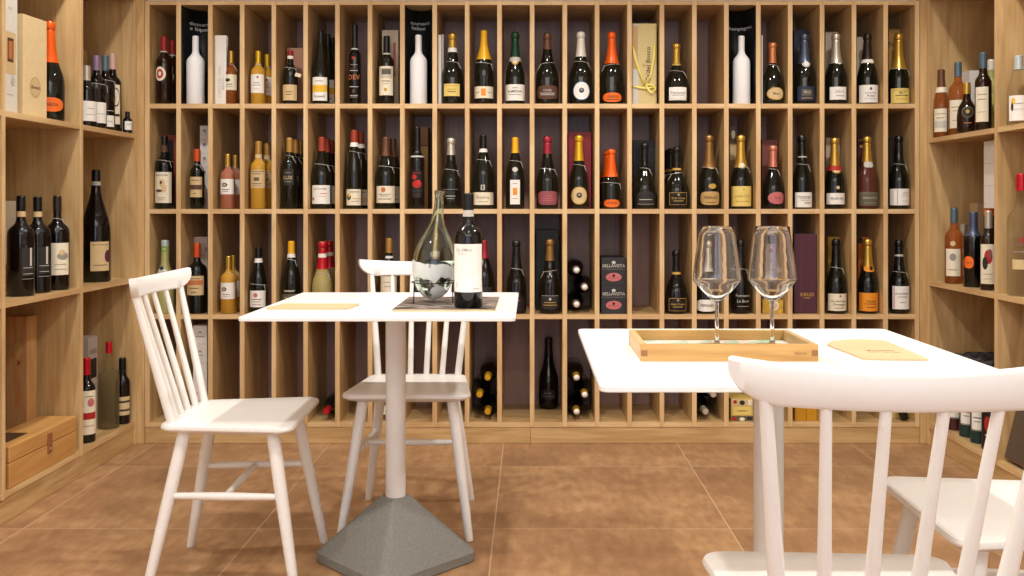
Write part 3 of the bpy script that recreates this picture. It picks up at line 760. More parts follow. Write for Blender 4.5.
bot(1, P4, 620, 165, 106, 'ch', 'dk', 'silver', 320, [O(8, 310, 16, 16, 'white', n='neck_medallion'), R(443, 508, 84, 'white', tx('DEUTZ', 468, 15, 'grey', 4), ln(488, 40, 'grey', 4))], 'dark sparkling bottle with pale gold foil and white seal')
bot(1, P4, 780, 165, 102, 'ch', 'dk', 'dbrown', 300, [O(12, 305, 18, 18, 'gold', ('e', 12, 305, 11, 11, 'brown'), n='neck_medallion'), R(433, 522, 96, 'white', ('e', 0, 452, 6, 7, 'brown'), ln(474, 56, 'grey'), tx('Rosee', 488, 15, 'ink'), ln(503, 60, 'lgrey'))], 'dark sparkling bottle with dark brown foil and square white label', neck=(300, 318, 'white'))
bot(1, P4, 945, 165, 102, 'ch', 'dk', 'gold', 350, [R(450, 525, 94, 'yellow', ('r', -42, 42, 458, 461, 'gold'), tx('BRUT', 472, 14, 'ink'), ln(486, 64, 'ink'), ln(504, 60, 'gold'))], 'dark sparkling bottle with long gold foil and yellow label by a tan box', ring=352)

# ------------------------------------------------------------------ second tier
bot(2, P1, 125, 158, 88, 'bx', 'dk', 'black', 205, [R(343, 500, 84, 'cream', tx('Sauternes Bay', 358, 12), ('e', 6, 400, 14, 20, 'beige'), ('e', 14, 425, 12, 22, 'beige'), ('e', -12, 438, 18, 7, 'brown'), ('e', 0, 396, 6, 8, 'brown'), ln(474, 40, 'grey'), ln(484, 30, 'grey'))], 'dark bottle with big cream picture label before a russet frame', neck=(205, 240, 'brown'), ring=285)
bot(2, P1, 293, 225, 70, 'bx', 'dk', 'rust', 287, [R(367, 471, 62, 'beige', ('r', -30, 30, 408, 432, 'brown'), ln(385, 36, 'brown'), ln(452, 16, 'ink'))], 'small dark bottle with rust orange capsule and beige picture label', ring=305)
b = bot(2, P1, 450, 250, 72, 'bx', 'rose', 'gold', 312, [R(378, 456, 68, 'white', ('e', -6, 408, 14, 10, 'ink'), ('e', -6, 408, 8, 5, 'beige'), ln(432, 36), ln(442, 28, 'grey'))], 'small rose wine bottle with gold capsule and white label', ring=316, rn=.011)
behind(b, 38, 0.09, 'rose wine bottle half hidden behind another like it, second tier')
b = bot(2, P1, 607, 185, 78, 'bx', 'gold', 'tan', 248, [R(332, 424, 74, 'beige', ('r', -34, 34, 338, 341, 'brown'), ('r', -14, 14, 370, 388, 'olive'), ln(352, 40), ln(402, 48, 'brown'), ln(412, 40, 'grey'))], 'golden wine bottle with tan capsule and straw coloured label', ring=272, neck=(250, 270, 'beige'))
behind(b, 44, 0.1, 'golden bottle half hidden behind the straw labelled one, second tier')
b = bot(2, P1, 766, 167, 74, 'bx', 'dk', 'tan', 240, [R(327, 410, 56, 'char', ('r', -24, 24, 332, 334, 'brown'), tx('LUX', 372, 26, 'beige'), ln(346, 36, 'grey'), ln(392, 36, 'grey'))], 'dark slender bottle with tan capsule and charcoal label, foremost of three', ring=260)
behind(b, 30, 0.09, 'middle of the three charcoal labelled bottles in one cell, second tier')
behind(b, 56, 0.18, 'rearmost of the three charcoal labelled bottles in one cell, second tier')
b = bot(2, P1, 931, 163, 98, 'bg', 'dk', 'brick', 235, [R(410, 505, 92, 'white', tx('Les Tourelles', 428, 13), ('r', -40, -30, 472, 486, 'rust'), ln(452, 30, 'pink', 18), ln(466, 36, 'beige', 14))], 'dark broad bottle with brick red capsule and white label, foremost of three', ring=305)
behind(b, 26, 0.1, 'middle of the three brick capped bottles in one cell, second tier')
behind(b, 52, 0.2, 'rearmost of the three brick capped bottles in one cell, second tier')
b = bot(2, P2, 124, 128, 78, 'fl', 'dk', 'brick', 190, [R(430, 512, 74, 'cream', ('e', -22, 470, 14, 16, 'olive'), ('e', -20, 462, 8, 7, 'bandyel'), ln(444, 44, 'ink', 6), ln(478, 30, 'gold', 14), ln(492, 34, 'grey', 10))], 'tall slender bottle with red brown capsule over white band', neck=(191, 213, 'white'), ring=240)
b2_ = behind(b, 34, 0.1, 'slender bottle with dark red cap behind the tall one, second tier'); 
b = bot(2, P2, 286, 163, 98, 'bg', 'dk', 'brown', 260, [R(414, 500, 96, 'cream', ('e', -6, 433, 12, 13, 'copper'), ln(456, 60, 'grey'), tx('Barolo', 464, 14, 'grey'), ln(480, 64, 'ink'))], 'dark broad bottle with brown foil and cream crested label', ring=316)
behind(b, 38, 0.11, 'dark bottle half hidden behind the crested cream label, second tier')
bot(2, P2, 447, 112, 74, 'sl', 'bk', 'black', 258, [R(334, 474, 66, 'black', ('e', -12, 368, 14, 12, 'red'), ('e', 2, 404, 24, 20, 'red'), ('e', 12, 395, 10, 12, 'scarlet'), ln(348, 46, 'red'), ('r', -30, 30, 432, 446, 'char'), ln(456, 46, 'brown'), ln(466, 36, 'brown'))], 'slim black bottle with long neck and red flower label', neck=(259, 267, 'lgrey'), rn=.0135)
bot(2, P2, 620, 167, 100, 'ch', 'dk', 'silver', 255, [('etched_print', [('r', -38, 38, 430, 432, 'grey'), ('e', -6, 446, 26, 10, 'char'), ln(465, 50, 'lgrey'), ln(478, 40, 'grey')])], 'dark sparkling bottle with silver foil and only dim etched printing', ring=332)
b = bot(2, P2, 785, 153, 106, 'bg', 'dk', 'black', 222, [('neck_label', [('r', -13, 13, 404, 438, 'char'), ('r', -10, 10, 408, 434, 'lgrey'), ('r', -4, 4, 412, 430, 'char')]), R(446, 510, 104, 'cream', tx('Riserva', 472, 24, 'grey'), ln(494, 50, 'grey'))], 'dark bottle with black capsule and wide cream script label', neck=(223, 241, 'white'), ring=283, cat='sparkling wine bottle', name='sparkling_wine_bottle')
behind(b, -10, 0.115, 'dark bottle just behind the cream script label, second tier')
bot(2, P2, 948, 165, 96, 'bg', 'dk', 'yellow', 245, [('neck_label', [('e', 0, 330, 14, 12, 'lgrey')]), R(383, 507, 50, 'white', ('r', -11, 11, 424, 460, 'dorange'), ln(402, 24, 'grey'), ln(478, 26, 'grey'))], 'dark bottle with short orange yellow foil and narrow white label', ring=288, cat='sparkling wine bottle', name='sparkling_wine_bottle')
bot(2, P3, 140, 158, 112, 'ch', 'dk', 'pinkred', 248, [O(5, 475, 50, 35, 'mauve', tx('ROSE', 466, 15, 'pink', 5), ln(478, 76, 'pink', 5), ln(488, 66, 'pink', 5), ex=4)], 'dark sparkling bottle with dark pink foil and rounded mauve label', ring=328)
bot(2, P3, 301, 153, 98, 'ch', 'dk', 'yelgold', 285, [O(0, 463, 40, 45, 'gold', ('e', 0, 463, 36, 41, 'beige'), ('e', 0, 461, 14, 14, 'navy'), ('e', 0, 459, 6, 6, 'gold'))], 'dark sparkling bottle with gold foil and round gold label before red box', ring=308)
b = bot(2, P3, 467, 225, 98, 'ch', 'dk', 'orange', 366, [O(0, 502, 40, 20, 'orange', tx('VENEZIA', 500, 13, 'brown'), ex=2.4)], 'short dark sparkling bottle with orange foil and orange oval label', ring=400)
behind(b, -18, 0.105, 'orange foiled bottle half hidden behind the short one, second tier')
bot(2, P3, 638, 193, 116, 'pr', 'dk', 'black', 290, [('neck_label', [('e', 0, 265, 10, 12, 'bronze')]), ('paper_label', [('e', 0, 478, 44, 36, 3.0, 'char'), ln(483, 66, 'lgrey'), ln(506, 86, 'grey')])], 'dark sparkling bottle with black foil and charcoal label before a dark box', ring=325)
b = bot(2, P3, 805, 213, 126, 'pr', 'dk', 'black', 322, [R(447, 510, 88, 'gold', ('r', -42, 42, 449, 508, 'black'), ('e', 0, 458, 5, 5, 'gold'), tx('Gran Cuvee', 476, 15, 'gold'), ln(490, 50, 'gold'))], 'squat round black sparkling bottle with gold rimmed black label, foremost of group', neck=(322, 333, 'gold'), ring=350, tagside=-1)
behind(b, -32, 0.135, 'squat black bottle behind the gold rimmed black label, second tier')
b2_ = behind(b, -50, 0.245, 'rearmost squat black bottle in the same cell, second tier')
bot(2, P3, 968, 153, 104, 'ch', 'dk', 'bronze', 320, [O(6, 305, 24, 22, 'beige', n='neck_medallion'), ('neck_label', [('e', 8, 415, 20, 13, 'gold')]), O(2, 476, 48, 34, 'tan', tx('FERRARI', 474, 19), ln(498, 50, 'brown'), ex=3.4)], 'dark sparkling bottle with bronze foil and tan rounded label', ring=322)
bot(2, P4, 132, 153, 104, 'ch', 'dk', 'gold', 320, [O(0, 308, 20, 20, 'olive', ('e', 0, 308, 13, 13, 'cream'), n='neck_medallion'), R(415, 517, 102, 'yellow', ('e', 4, 432, 5, 4, 'gold'), tx('Joseph Clavel', 464, 16, 'gold'), ln(492, 70, 'gold'))], 'dark sparkling bottle with gold foil and large plain yellow label', ring=316)
bot(2, P4, 300, 205, 106, 'pr', 'dk', 'pink', 316, [O(10, 475, 43, 31, 'pink', tx('Rose', 474, 17, 'mauve', 10))], 'squat dark sparkling bottle with pink foil and pink oval label', ring=330)
bot(2, P4, 446, 157, 98, 'ch', 'dk', 'black', 250, [R(446, 522, 86, 'white', tx('Cuvee de', 474, 14), ln(468, 66, 'grey'), ln(486, 40, 'grey'), ln(500, 34, 'ink', 14))], 'dark sparkling bottle with black foil and square white label', neck=(262, 268, 'lgrey'), ring=306)
bot(2, P4, 612, 167, 98, 'ch', 'dk', 'gold', 310, [O(0, 330, 24, 20, 'gold', ('e', 0, 330, 15, 13, 'cream'), ('e', 0, 330, 7, 8, 'red'), n='neck_medallion'), ('neck_label', [('e', 2, 422, 9, 9, 'beige')]), R(450, 507, 92, 'white', tx('BILLECART', 478, 15))], 'dark sparkling bottle with gold foil and red collar before pale box', neck=(312, 335, 'red'))
bot(2, P4, 790, 160, 108, 'ch', 'blush', 'gold', 290, [O(0, 303, 26, 17, 'lgrey', n='neck_medallion', ex=3), R(444, 515, 98, 'olive', tx('Gatinot Brut', 474, 16, 'lgrey'), ('r', -44, 44, 449, 451, 'grey'), ln(500, 60, 'grey'))], 'rose sparkling bottle of reddish glass with gold foil and olive label')
bot(2, P4, 950, 158, 100, 'ch', 'dk', 'black', 245, [R(428, 512, 100, 'white', ('r', -26, -23, 432, 508, 'grey'), ln(450, 30, 'grey', 16), ln(462, 36, 'lgrey', 14), ln(490, 30, 'lgrey', 14))], 'dark sparkling bottle with black foil and wide wrapped white label', ring=305)

# ------------------------------------------------------------------ third tier
bot(3, P1, 129, 158, 92, 'fk', 'lemon', 'clearcap', 188, [('neck_label', [('r', -16, 16, 190, 216, 'lime'), ln(203, 20, 'white')]), ('paper_label', [('e', -8, 345, 36, 42, 'white'), ('e', -6, 340, 28, 33, 'lgrey'), ('e', -8, 300, 11, 9, 'navy')])], 'cloudy lemon liqueur bottle with clear neck behind the chair rail', cat='liqueur bottle', name='liqueur_bottle', rn=.0165)
bot(3, P1, 292, 173, 98, 'bx', 'dk', 'rust', 245, [R(338, 436, 86, 'beige', ('r', -40, 40, 360, 384, 'copper'), ln(352, 60, 'brown'), ln(400, 50, 'brown'), ln(420, 30, 'ink'))], 'dark bottle with rust orange capsule and beige banded label')
b = bot(3, P1, 454, 240, 78, 'bx', 'gold', 'gold', 310, [R(373, 456, 72, 'white', ('e', -12, 406, 13, 10, 'ink'), ('e', -12, 406, 7, 5, 'beige'), ln(432, 36, 'grey'), ln(442, 28, 'lgrey'))], 'small golden dessert wine with gold capsule and white label', ring=325, rn=.0115)
behind(b, 24, 0.09, 'golden dessert wine half hidden behind its twin, third tier')
bot(3, P1, 607, 195, 84, 'bg', 'dk', 'black', 248, [R(413, 497, 80, 'white', ('e', -4, 436, 11, 11, 'pink'), ln(458, 50), ln(470, 40, 'grey'), ln(484, 44, 'grey'))], 'dark bottle with black capsule over white band and pink seal label', neck=(250, 272, 'white'), ring=383)
bot(3, P1, 775, 163, 92, 'bg', 'dk', 'yellow', 225, [('etched_print', [ln(412, 56, 'lgrey'), ln(417, 50, 'lgrey')]), R(430, 500, 84, 'olive', ln(450, 50, 'beige'))], 'dark bottle with yellow capsule over white band above table edge', neck=(226, 246, 'white'), ring=258)
b = bot(3, P1, 932, 165, 108, 'ch', 'straw', 'crimson', 305, [], 'pale sparkling bottle with shiny crimson foil, foremost of two', neck=(226, 246, 'white'), ring=325)
behind(b, 35, 0.12, 'crimson foiled sparkling bottle standing behind its twin, third tier')
bot(3, P2, 303, 150, 86, 'bx', 'bk', 'tan', 222, [R(340, 505, 82, 'cream', ln(370, 50, 'grey'), ln(392, 40, 'grey'))], 'dark bottle with tan capsule and tall cream label behind the chair rail', neck=(238, 250, 'white'))
bot(3, P2, 438, 345, 62, 'bx', 'bk', 'black', 400, [], 'small black bottle glimpsed between chair back and flask')
bot(3, P2, 790, 160, 104, 'bg', 'bk', 'pinkred', 250, [R(395, 470, 90, 'char', ln(430, 50, 'grey'))], 'dark bottle with pink red capsule behind the white labelled wine', cat='wine bottle')
bot(3, P2, 954, 160, 104, 'ch', 'bk', 'black', 300, [('neck_label', [('e', 0, 250, 9, 11, 'lgrey')]), ('paper_label', [('e', 8, 475, 40, 40, 3.0, 'black'), ln(462, 44, 'red')])], 'all black sparkling bottle with a small white neck seal', ring=305)
bot(3, P3, 153, 153, 112, 'ch', 'bk', 'bronze', 262, [('paper_label', [('e', 0, 470, 48, 36, 4.0, 'char'), ('e', 0, 455, 6, 7, 'lgrey'), ln(472, 60, 'gold'), ln(485, 70, 'gold'), ln(438, 84, 'grey')])], 'dark sparkling bottle with bronze foil before a tall dark green box', ring=316, tagside=-1)
bot(3, P3, 800, 210, 118, 'pr', 'bk', 'black', 322, [R(450, 515, 88, 'gold', ('r', -42, 42, 452, 513, 'black'), ('e', 0, 460, 5, 5, 'gold'), tx('Gran Cuvee', 480, 15, 'gold'), ln(494, 50, 'gold'))], 'squat round black sparkling bottle with gold rimmed black label', neck=(320, 332, 'gold'))
bot(3, P3, 950, 160, 104, 'ch', 'dk', 'silver', 300, [O(0, 488, 50, 30, 'white', tx('FERRARI', 488, 20), ex=3)], 'dark sparkling bottle with white oval label behind the first wine glass', neck=(300, 316, 'lgrey'))
bot(3, P4, 130, 158, 98, 'ch', 'bk', 'black', 250, [('etched_print', [tx('Franciacorta', 438, 16, 'lgrey', 6), tx('Le Brun', 466, 20, 'lgrey', 4), ln(492, 60, 'grey', 4)])], 'black sparkling bottle with white script print between the wine glasses', ring=305)
bot(3, P4, 620, 153, 100, 'ch', 'dk', 'black', 240, [R(428, 515, 94, 'cream', ('e', 6, 440, 6, 5, 'red'), tx('Clos des Goisses', 466, 13), tx('Champagne', 482, 14, 'brown'), ln(500, 50, 'grey'))], 'dark sparkling bottle with black foil and cream label before gold box', ring=300)
bot(3, P4, 782, 153, 98, 'ch', 'dk', 'gold', 290, [O(4, 300, 33, 18, 'dorange', ('e', 8, 300, 10, 11, 'char'), n='neck_medallion', ex=3), R(424, 517, 96, 'dorange', tx('Veuve', 466, 20, 'brown'), ln(480, 60, 'brown'), ln(496, 44, 'brown'))], 'dark sparkling bottle with gold foil and bright orange label')
bot(3, P4, 948, 158, 98, 'ch', 'dk', 'black', 240, [R(390, 507, 86, 'white', ('r', -38, -36, 394, 503, 'pink'), tx('JACQUESSON', 428, 12), ln(444, 46, 'grey'), ln(472, 30, 'grey'))], 'dark sparkling bottle with black foil and tall white label', neck=(230, 240, 'lgrey'), ring=322)

# ------------------------------------------------------------------ bottles lying in cells, necks outward
def lying(px, py, tier, foil, label, glass='bk', r=.041, cap=None, xoff=None, z=None):
    X = (px - PX) * 4.085 / F if xoff is None else xoff
    Z = H - (py - PY) * 4.085 / F if z is None else z
    o = make_bottle('wine_bottle', (X, 4.385, Z), .31, r, 'bg', glass, foil, .255, [], None, label + ', ' + TIER_N[tier], 'wine bottle',
                    'bottles lying flat in the back shelf', lying=True)
    if cap:
        bm = bmesh.new(); lathe_into(bm, [(.0001, .3115), (.0125, .3115), (.0125, .3122), (0, .3122)], 20); bmesh.ops.recalc_face_normals(bm, faces=bm.faces)
        finish(bm, 'cap_disc', P(cap), o)
    return o

def stack(c, tier, foil, cap, kind, sgn):
    z0 = TIER_Z[tier] + .0415
    for i, pos in enumerate(('lowest', 'middle', 'topmost')):
        lying(0, 0, tier, foil, '%s of three bottles lying with %s ends outward' % (pos, kind), xoff=cellx(c) + (.0178 if (i % 2 == 0) == (sgn > 0) else -.0178), z=z0 + .0745 * i, cap=cap)
stack(14, 3, 'silver', 'white', 'silver', -1)
stack(11, 4, 'yelgold', None, 'plain gold', 1)
stack(14, 4, 'yelgold', 'white', 'white dotted gold', -1)
lying(328.3, 411.6, 4, 'crimson', 'single bottle lying with a crimson end outward', xoff=cellx(6) + .014, z=TIER_Z[4] + .0415, glass='dk')
lying(383, 409, 4, 'white', 'single bottle lying with a pale end, behind the chair leg', xoff=cellx(8) - .012, z=TIER_Z[4] + .0415)
lying(706, 411, 4, 'silver', 'lower of two bottles lying with bright silver ends', xoff=cellx(18) - .016, z=TIER_Z[4] + .0415)
lying(714, 392, 4, 'silver', 'upper of two bottles lying with bright silver ends', xoff=cellx(18) + .018, z=TIER_Z[4] + .0415 + .075)
# lone standing bottle at the back of a bottom cell
kk = 4.35 / F
make_bottle('sparkling_wine_bottle', ((548.6 - PX) * kk, 4.35, TIER_Z[4] + .0006), .327, .046, 'ch', 'bk', 'dbrown', .24,
            [('paper_label', [('e', -.004, .068, .036, .022, 4.0, 'char'), ('t', 'CUVEE', -.004, .074, .011, 'grey'), ('r', -.03, .022, .060, .0615, 'grey')])], None,
            'single dark bottle standing alone at the back of the bottom tier', 'sparkling wine bottle', 'bottles on the bottom tier of the back shelf')

# ------------------------------------------------------------------ boxes and signs on the back shelf
def carton(name, px0, px1, ytop, y0, depth, z, m, label, cat='box', prims=None, group=None, h=None, lid=None, sx_=None, rz=0.0, mi2=None):
    """upright box whose face, y0 deep, spans px0..px1; prims in zoomed pixels from the face's lower middle"""
    k = y0 / F; x0, x1 = (px0 - PX) * k, (px1 - PX) * k
    if h is None: h = H - (ytop - PY) * k - z
    ca, cb = cell_of((x0 + x1) / 2 * DF / y0 if False else (x0 + x1) / 2); ca += .0014; cb -= .0014
    if x0 < ca: x0, x1 = ca, min(cb, max(x1, ca + .012))
    if x1 > cb: x0, x1 = max(ca, min(x0, cb - .012)), cb
    w = x1 - x0; o = empty(name, ((x0 + x1) / 2, y0, z + .0006), rz, label, cat, group)
    q = y0 / F / 5.12
    bm = bmesh.new(); hb = h - (lid or 0)
    box_into(bm, -w / 2, w / 2, 0, depth, 0, hb, .0012)
    sl = []
    if prims:
        b2 = bmesh.new(); pp = []
        for p in prims:
            if p[0] == 'r': pp.append(('r', p[1] * q, p[2] * q, p[3] * q, p[4] * q, p[5]))
            elif p[0] == 'e': pp.append(('e', p[1] * q, p[2] * q, p[3] * q, p[4] * q) + tuple(p[5:]))
            else: pp.append(('t', p[1], p[2] * q, p[3] * q, p[4] * q) + tuple(p[5:]))
        print_into(b2, pp, lambda u, v, l: (u, -l, v), sl)
        for f in b2.faces: f.material_index += 1
        join(bm, b2)
    finish(bm, 'carton_body', [m] + [P(s) for s in sl], o)
    if lid:
        box('lid', -w / 2 - .0012, w / 2 + .0012, -.0012, depth + .0012, hb + .0004, h, mi2 or m, o, bev=.001)
    return o
def CM(n, c, rough=.6, noise=.03): return mat('card_' + n, c, rough=rough, noise=noise)
T1, T2, T3, T4 = (TIER_Z[i] for i in (1, 2, 3, 4))
# black curved niche signs
BLK = mat('black_card', (20, 21, 23), rough=.55, noise=0.02)
def niche(c, lines, label):
    x = cellx(c); o = empty('niche_sign', (x, DF + .006, T1), 0, label, 'sign', 'black niche signs of the top tier')
    hw, dp, zt = .0588, .125, .427; n = 24; bm = bmesh.new(); rows = []
    def pt(a): 
        a = max(-1, min(1, a)); t = a * PI / 2
        return (hw * math.sin(t), dp * math.cos(t) ** .8 if abs(a) < 1 else 0.0)
    for th, rev in ((0, False), (.0012, True)):
        pass
    for i in range(n + 1):
        px_, py_ = pt(-1 + 2 * i / n); rows.append((bm.verts.new((px_, py_, .001)), bm.verts.new((px_, py_, zt))))
    for a, b_ in zip(rows, rows[1:]):
        f = bm.faces.new((a[0], b_[0], b_[1], a[1])); f.smooth = True
    def fm(u, v, l):
        a = u / .078; p = pt(a); return (p[0], p[1] - .0015 - l, v)
    b2 = bmesh.new(); sl = []
    print_into(b2, [('t', s, u, v, sz, 'white') for s, u, v, sz in lines], fm, sl)
    for f in b2.faces: f.material_index = 1
    join(bm, b2)
    ob = finish(bm, 'curved_panel', [BLK, mat('sign_lettering', (205, 205, 205), rough=.6, noise=0)], o)
    md = ob.modifiers.new('thickness', 'SOLIDIFY'); md.thickness = .0008; md.offset = 1
niche(2, [('dessert', -.018, .366, .0225), ('e liquori', -.012, .344, .0225)], 'curved black niche sign lettered dessert e liquori')
niche(9, [('spumanti', -.006, .371, .0215), ('italiani', -.0135, .349, .0215)], 'curved black niche sign lettered spumanti italiani')
niche(19, [('champagne', .010, .348, .022)], 'curved black niche sign lettered champagne')

IV = CM('ivory', (224, 212, 188)); WHC = CM('white', (232, 228, 222)); TANC = CM('tan', (196, 160, 108)); 
# white booklets and cards
def upright_card(px0, px1, ytop, tier, lean, y0, label, name='booklet', th=.002, m=WHC, prims=None, depth=.13):
    k = y0 / F; x0 = (px0 - PX) * k; x1 = (px1 - PX) * k; z = TIER_Z[tier]
    h = H - (ytop - PY) * k - z
    o = empty(name, (x0, y0, z + .0006), 0, label, 'booklet')
    bm = bmesh.new()
    dx = x1 - x0
    loft(bm, [[(0, 0, zz), (dx, depth, zz), (dx - th, depth + .0004, zz), (-th, .0004, zz)] for zz in (0, h)])
    sl = []
    if prims:
        L = math.hypot(dx, depth); b2 = bmesh.new()
        print_into(b2, prims, lambda u, v, l: (dx * u / L + l * depth / L, depth * u / L - l * dx / L, v), sl)
        for f in b2.faces: f.material_index += 1
        join(bm, b2)
    finish(bm, 'cover', [m] + [P(s) for s in sl], o)
    return o
def flat_card(px0, px1, ytop, tier, y0, label, prims=None, m=WHC, rot=0.0):
    k = y0 / F; w = (px1 - px0) * k; z = TIER_Z[tier]; h = H - (ytop - PY) * k - z
    o = empty('booklet', ((px0 + px1) / 2 * k - PX * k, y0, z + .0006), rot, label, 'booklet')
    bm = bmesh.new(); box_into(bm, -w / 2, w / 2, 0, .002, 0, h); sl = []
    if prims:
        b2 = bmesh.new(); print_into(b2, prims, lambda u, v, l: (u, -l, v), sl)
        for f in b2.faces: f.material_index += 1
        join(bm, b2)
    finish(bm, 'cover', [m] + [P(s) for s in sl], o); return o
flat_card(215, 226.4, 35.5, 1, 4.085, 'white booklet standing beside the small amber dessert wine', [('t', 'L\u2019ARTE DEL VINO', -.004, .10, .018, PI / 2, 'lgrey'), ('t', 'MAISON', .010, .09, .014, PI / 2, 'lgrey')], rot=0)
flat_card(225.2, 228.2, 36, 1, 4.14, 'thin white booklet slanting behind the wider white one', rot=.9)
flat_card(438.4, 441.5, 35, 1, 4.09, 'narrow white card standing nearest the gold foiled bottle cell wall', rot=.5)
flat_card(441.8, 444.2, 34.5, 1, 4.12, 'white card between the cell wall and gold foiled bottle', rot=1.0)
flat_card(761.4, 763.0, 35.5, 1, 4.09, 'thin white card edge beside the copper foiled bottle', rot=.6)
# cartons, top tier
carton('wine_carton', 287, 303, 48, 4.2, .08, T1, CM('blush', (188, 140, 116)), 'pinkish brown carton behind the small red capped bottle', prims=[('r', -48, 0, 20, 70, 'beige')])
o = empty('price_card', ((298 - PX) * 4.10 / F, 4.066, T1 + .0006), 0, 'cream price card leaning beside the small red capped bottle', 'card')
carton('wine_carton', 382, 398.4, 30.2, 4.2, .08, T1, IV, 'beige carton behind the cream picture label bottle', prims=[('r', 16, 28, 160, 330, 'pink'), ('e', 8, 90, 12, 14, 'tan')])
bpy.data.objects.remove(o)
# price tag as a thing of its own, hanging beside the red capped bottle
bm = bmesh.new(); box_into(bm, -.013, .013, 0, .0008, 0, .016); o = finish(bm, 'price_tag', IV, None, ((297.5 - PX) * 4.06 / F, 4.061, T1 + .118))
o.rotation_euler = (0, .25, 0)
for pr in [x for x in COL.objects if x.get('label', '').startswith('small dark bottle with red cap')]:
    mw = Matrix.Translation(-pr.location); o.parent = pr; o.matrix_parent_inverse = mw
gb = carton('gift_box', 632.2, 656.6, 23.6, 4.08, .09, T1, CM('palegold', (206, 188, 128), .4), 'pale gold gift box tied with yellow ribbon', 'gift box',
   prims=[('r', -62, -30, 0, 410, 'lgrey'), ('r', -58, -33, 180, 400, 'tan'), ('t', "Ca'del Bosco", 20, 205, 34, PI / 2, 'brown'), ('e', -4, 200, 8, 9, 'tan')])
bm = bmesh.new(); rib = []
for pts in ([(-.052, -.004, .255), (-.040, -.006, .20), (-.022, -.007, .14), (.0, -.008, .085)], [(.045, -.004, .265), (.040, -.006, .20), (.028, -.008, .13), (.006, -.008, .085)],
            [(-.054, -.004, .078), (-.02, -.006, .072), (.01, -.008, .068), (.05, -.005, .076)], [(.004, -.008, .084), (.018, -.012, .06), (.034, -.012, .045), (.048, -.008, .07), (.03, -.01, .085), (.006, -.008, .084)]):
    vs = []
    for i, p in enumerate(pts):
        w = .0055; a = Vector(pts[min(i + 1, len(pts) - 1)]) - Vector(pts[max(i - 1, 0)]); n_ = Vector((a.z, 0, -a.x)).normalized() * w * (1 if i % 2 else .7)
        vs.append((bm.verts.new(Vector(p) + n_), bm.verts.new(Vector(p) - n_)))
    for a, b_ in zip(vs, vs[1:]):
        f = bm.faces.new((a[0], b_[0], b_[1], a[1])); f.smooth = True
ro = finish(bm, 'ribbon', mat('yellow_ribbon', (240, 222, 116), rough=.35, noise=.04), gb)
ro.modifiers.new('thickness', 'SOLIDIFY').thickness = .0006
carton('wine_carton', 794, 811.5, 30, 4.2, .09, T1, CM('navy', (38, 44, 70), .5), 'navy carton with gold lettering behind the slate blue foil', prims=[('t', 'CHARLES', -11, 255, 24, -PI / 2, 'tan')])
carton('wine_carton', 825.5, 838, 32, 4.2, .09, T1, CM('stone', (200, 186, 168)), 'pale stone carton behind the pale gold foil bottle', prims=[('r', -10, 20, 260, 265, 'grey')])
carton('wine_carton', 857, 866, 37, 4.2, .09, T1, CM('stone', (200, 186, 168)), 'pale stone carton behind the dark brown foil bottle')
carton('wine_carton', 889, 901.5, 29.5, 4.2, .09, T1, CM('camel', (188, 146, 74)), 'tan carton with dark lettering behind the long gold foil', prims=[('t', 'NP', -8, 320, 40, 'ink')])
# second tier
c = carton('framed_picture', 163, 176, 135, 4.18, .03, T2, CM('russet', (134, 60, 36), .5), 'russet framed panel behind the big cream picture label', 'frame', prims=[('r', -22, 22, 60, 350, 'black')])
for i in range(6):
    carton('wine_carton', 199.8, 208.5, 0, 4.2, .09, T2 + i * .0625, WHC, '%s small white carton in the stack behind rust capsule, second tier' % ('lowest', 'second lowest', 'third', 'fourth', 'second highest', 'topmost')[i], prims=[('e', 2, 44, 7, 9, 'grey'), ('r', -10, 14, 26, 29, 'lgrey')], h=.0618, group='white cartons stacked on the second tier')
carton('wine_carton', 414.5, 428, 127, 4.24, .09, T2, CM('cocoa', (150, 112, 78)), 'brown and tan carton behind the red flower label', prims=[('r', -34, 34, 0, 320, 'tan'), ('r', -34, 34, 320, 326, 'brown')])
carton('wine_carton', 568, 591.3, 132, 4.17, .11, T2, CM('scarlet', (150, 26, 42), .45), 'bright red carton behind the round gold label')
carton('wine_carton', 633.2, 656.5, 140.5, 4.2, .1, T2, CM('nearblack', (32, 34, 38), .5), 'near black lidded carton behind the charcoal label bottle', lid=.035)
carton('wine_carton', 729.5, 737, 135, 4.2, .06, T2, CM('sepia', (150, 120, 80)), 'patterned brown box behind the large yellow label', prims=[('r', -16, 16, 340, 420, 'olive'), ('r', -16, 16, 250, 330, 'beige'), ('e', 0, 380, 10, 22, 'cream')])
carton('wine_carton', 762.2, 779, 140, 4.2, .09, T2, CM('dustymauve', (136, 78, 72)), 'dusty mauve carton behind the pink foiled bottle')
carton('wine_carton', 826, 842, 138, 4.2, .09, T2, CM('oat', (196, 180, 160)), 'pale oat carton behind the red collared bottle')
carton('wine_carton', 858, 870, 137, 4.2, .09, T2, CM('oxblood', (78, 30, 30)), 'oxblood carton with gold print behind the rose sparkling bottle', prims=[('t', 'OVAL', -6, 350, 20, 'gold'), ('e', -8, 320, 14, 7, 'gold')])
carton('wine_carton', 889.6, 892, 138, 4.175, .06, T2, CM('nearblack', (32, 34, 38)), 'narrow dark box edge beside the wrapped white label')
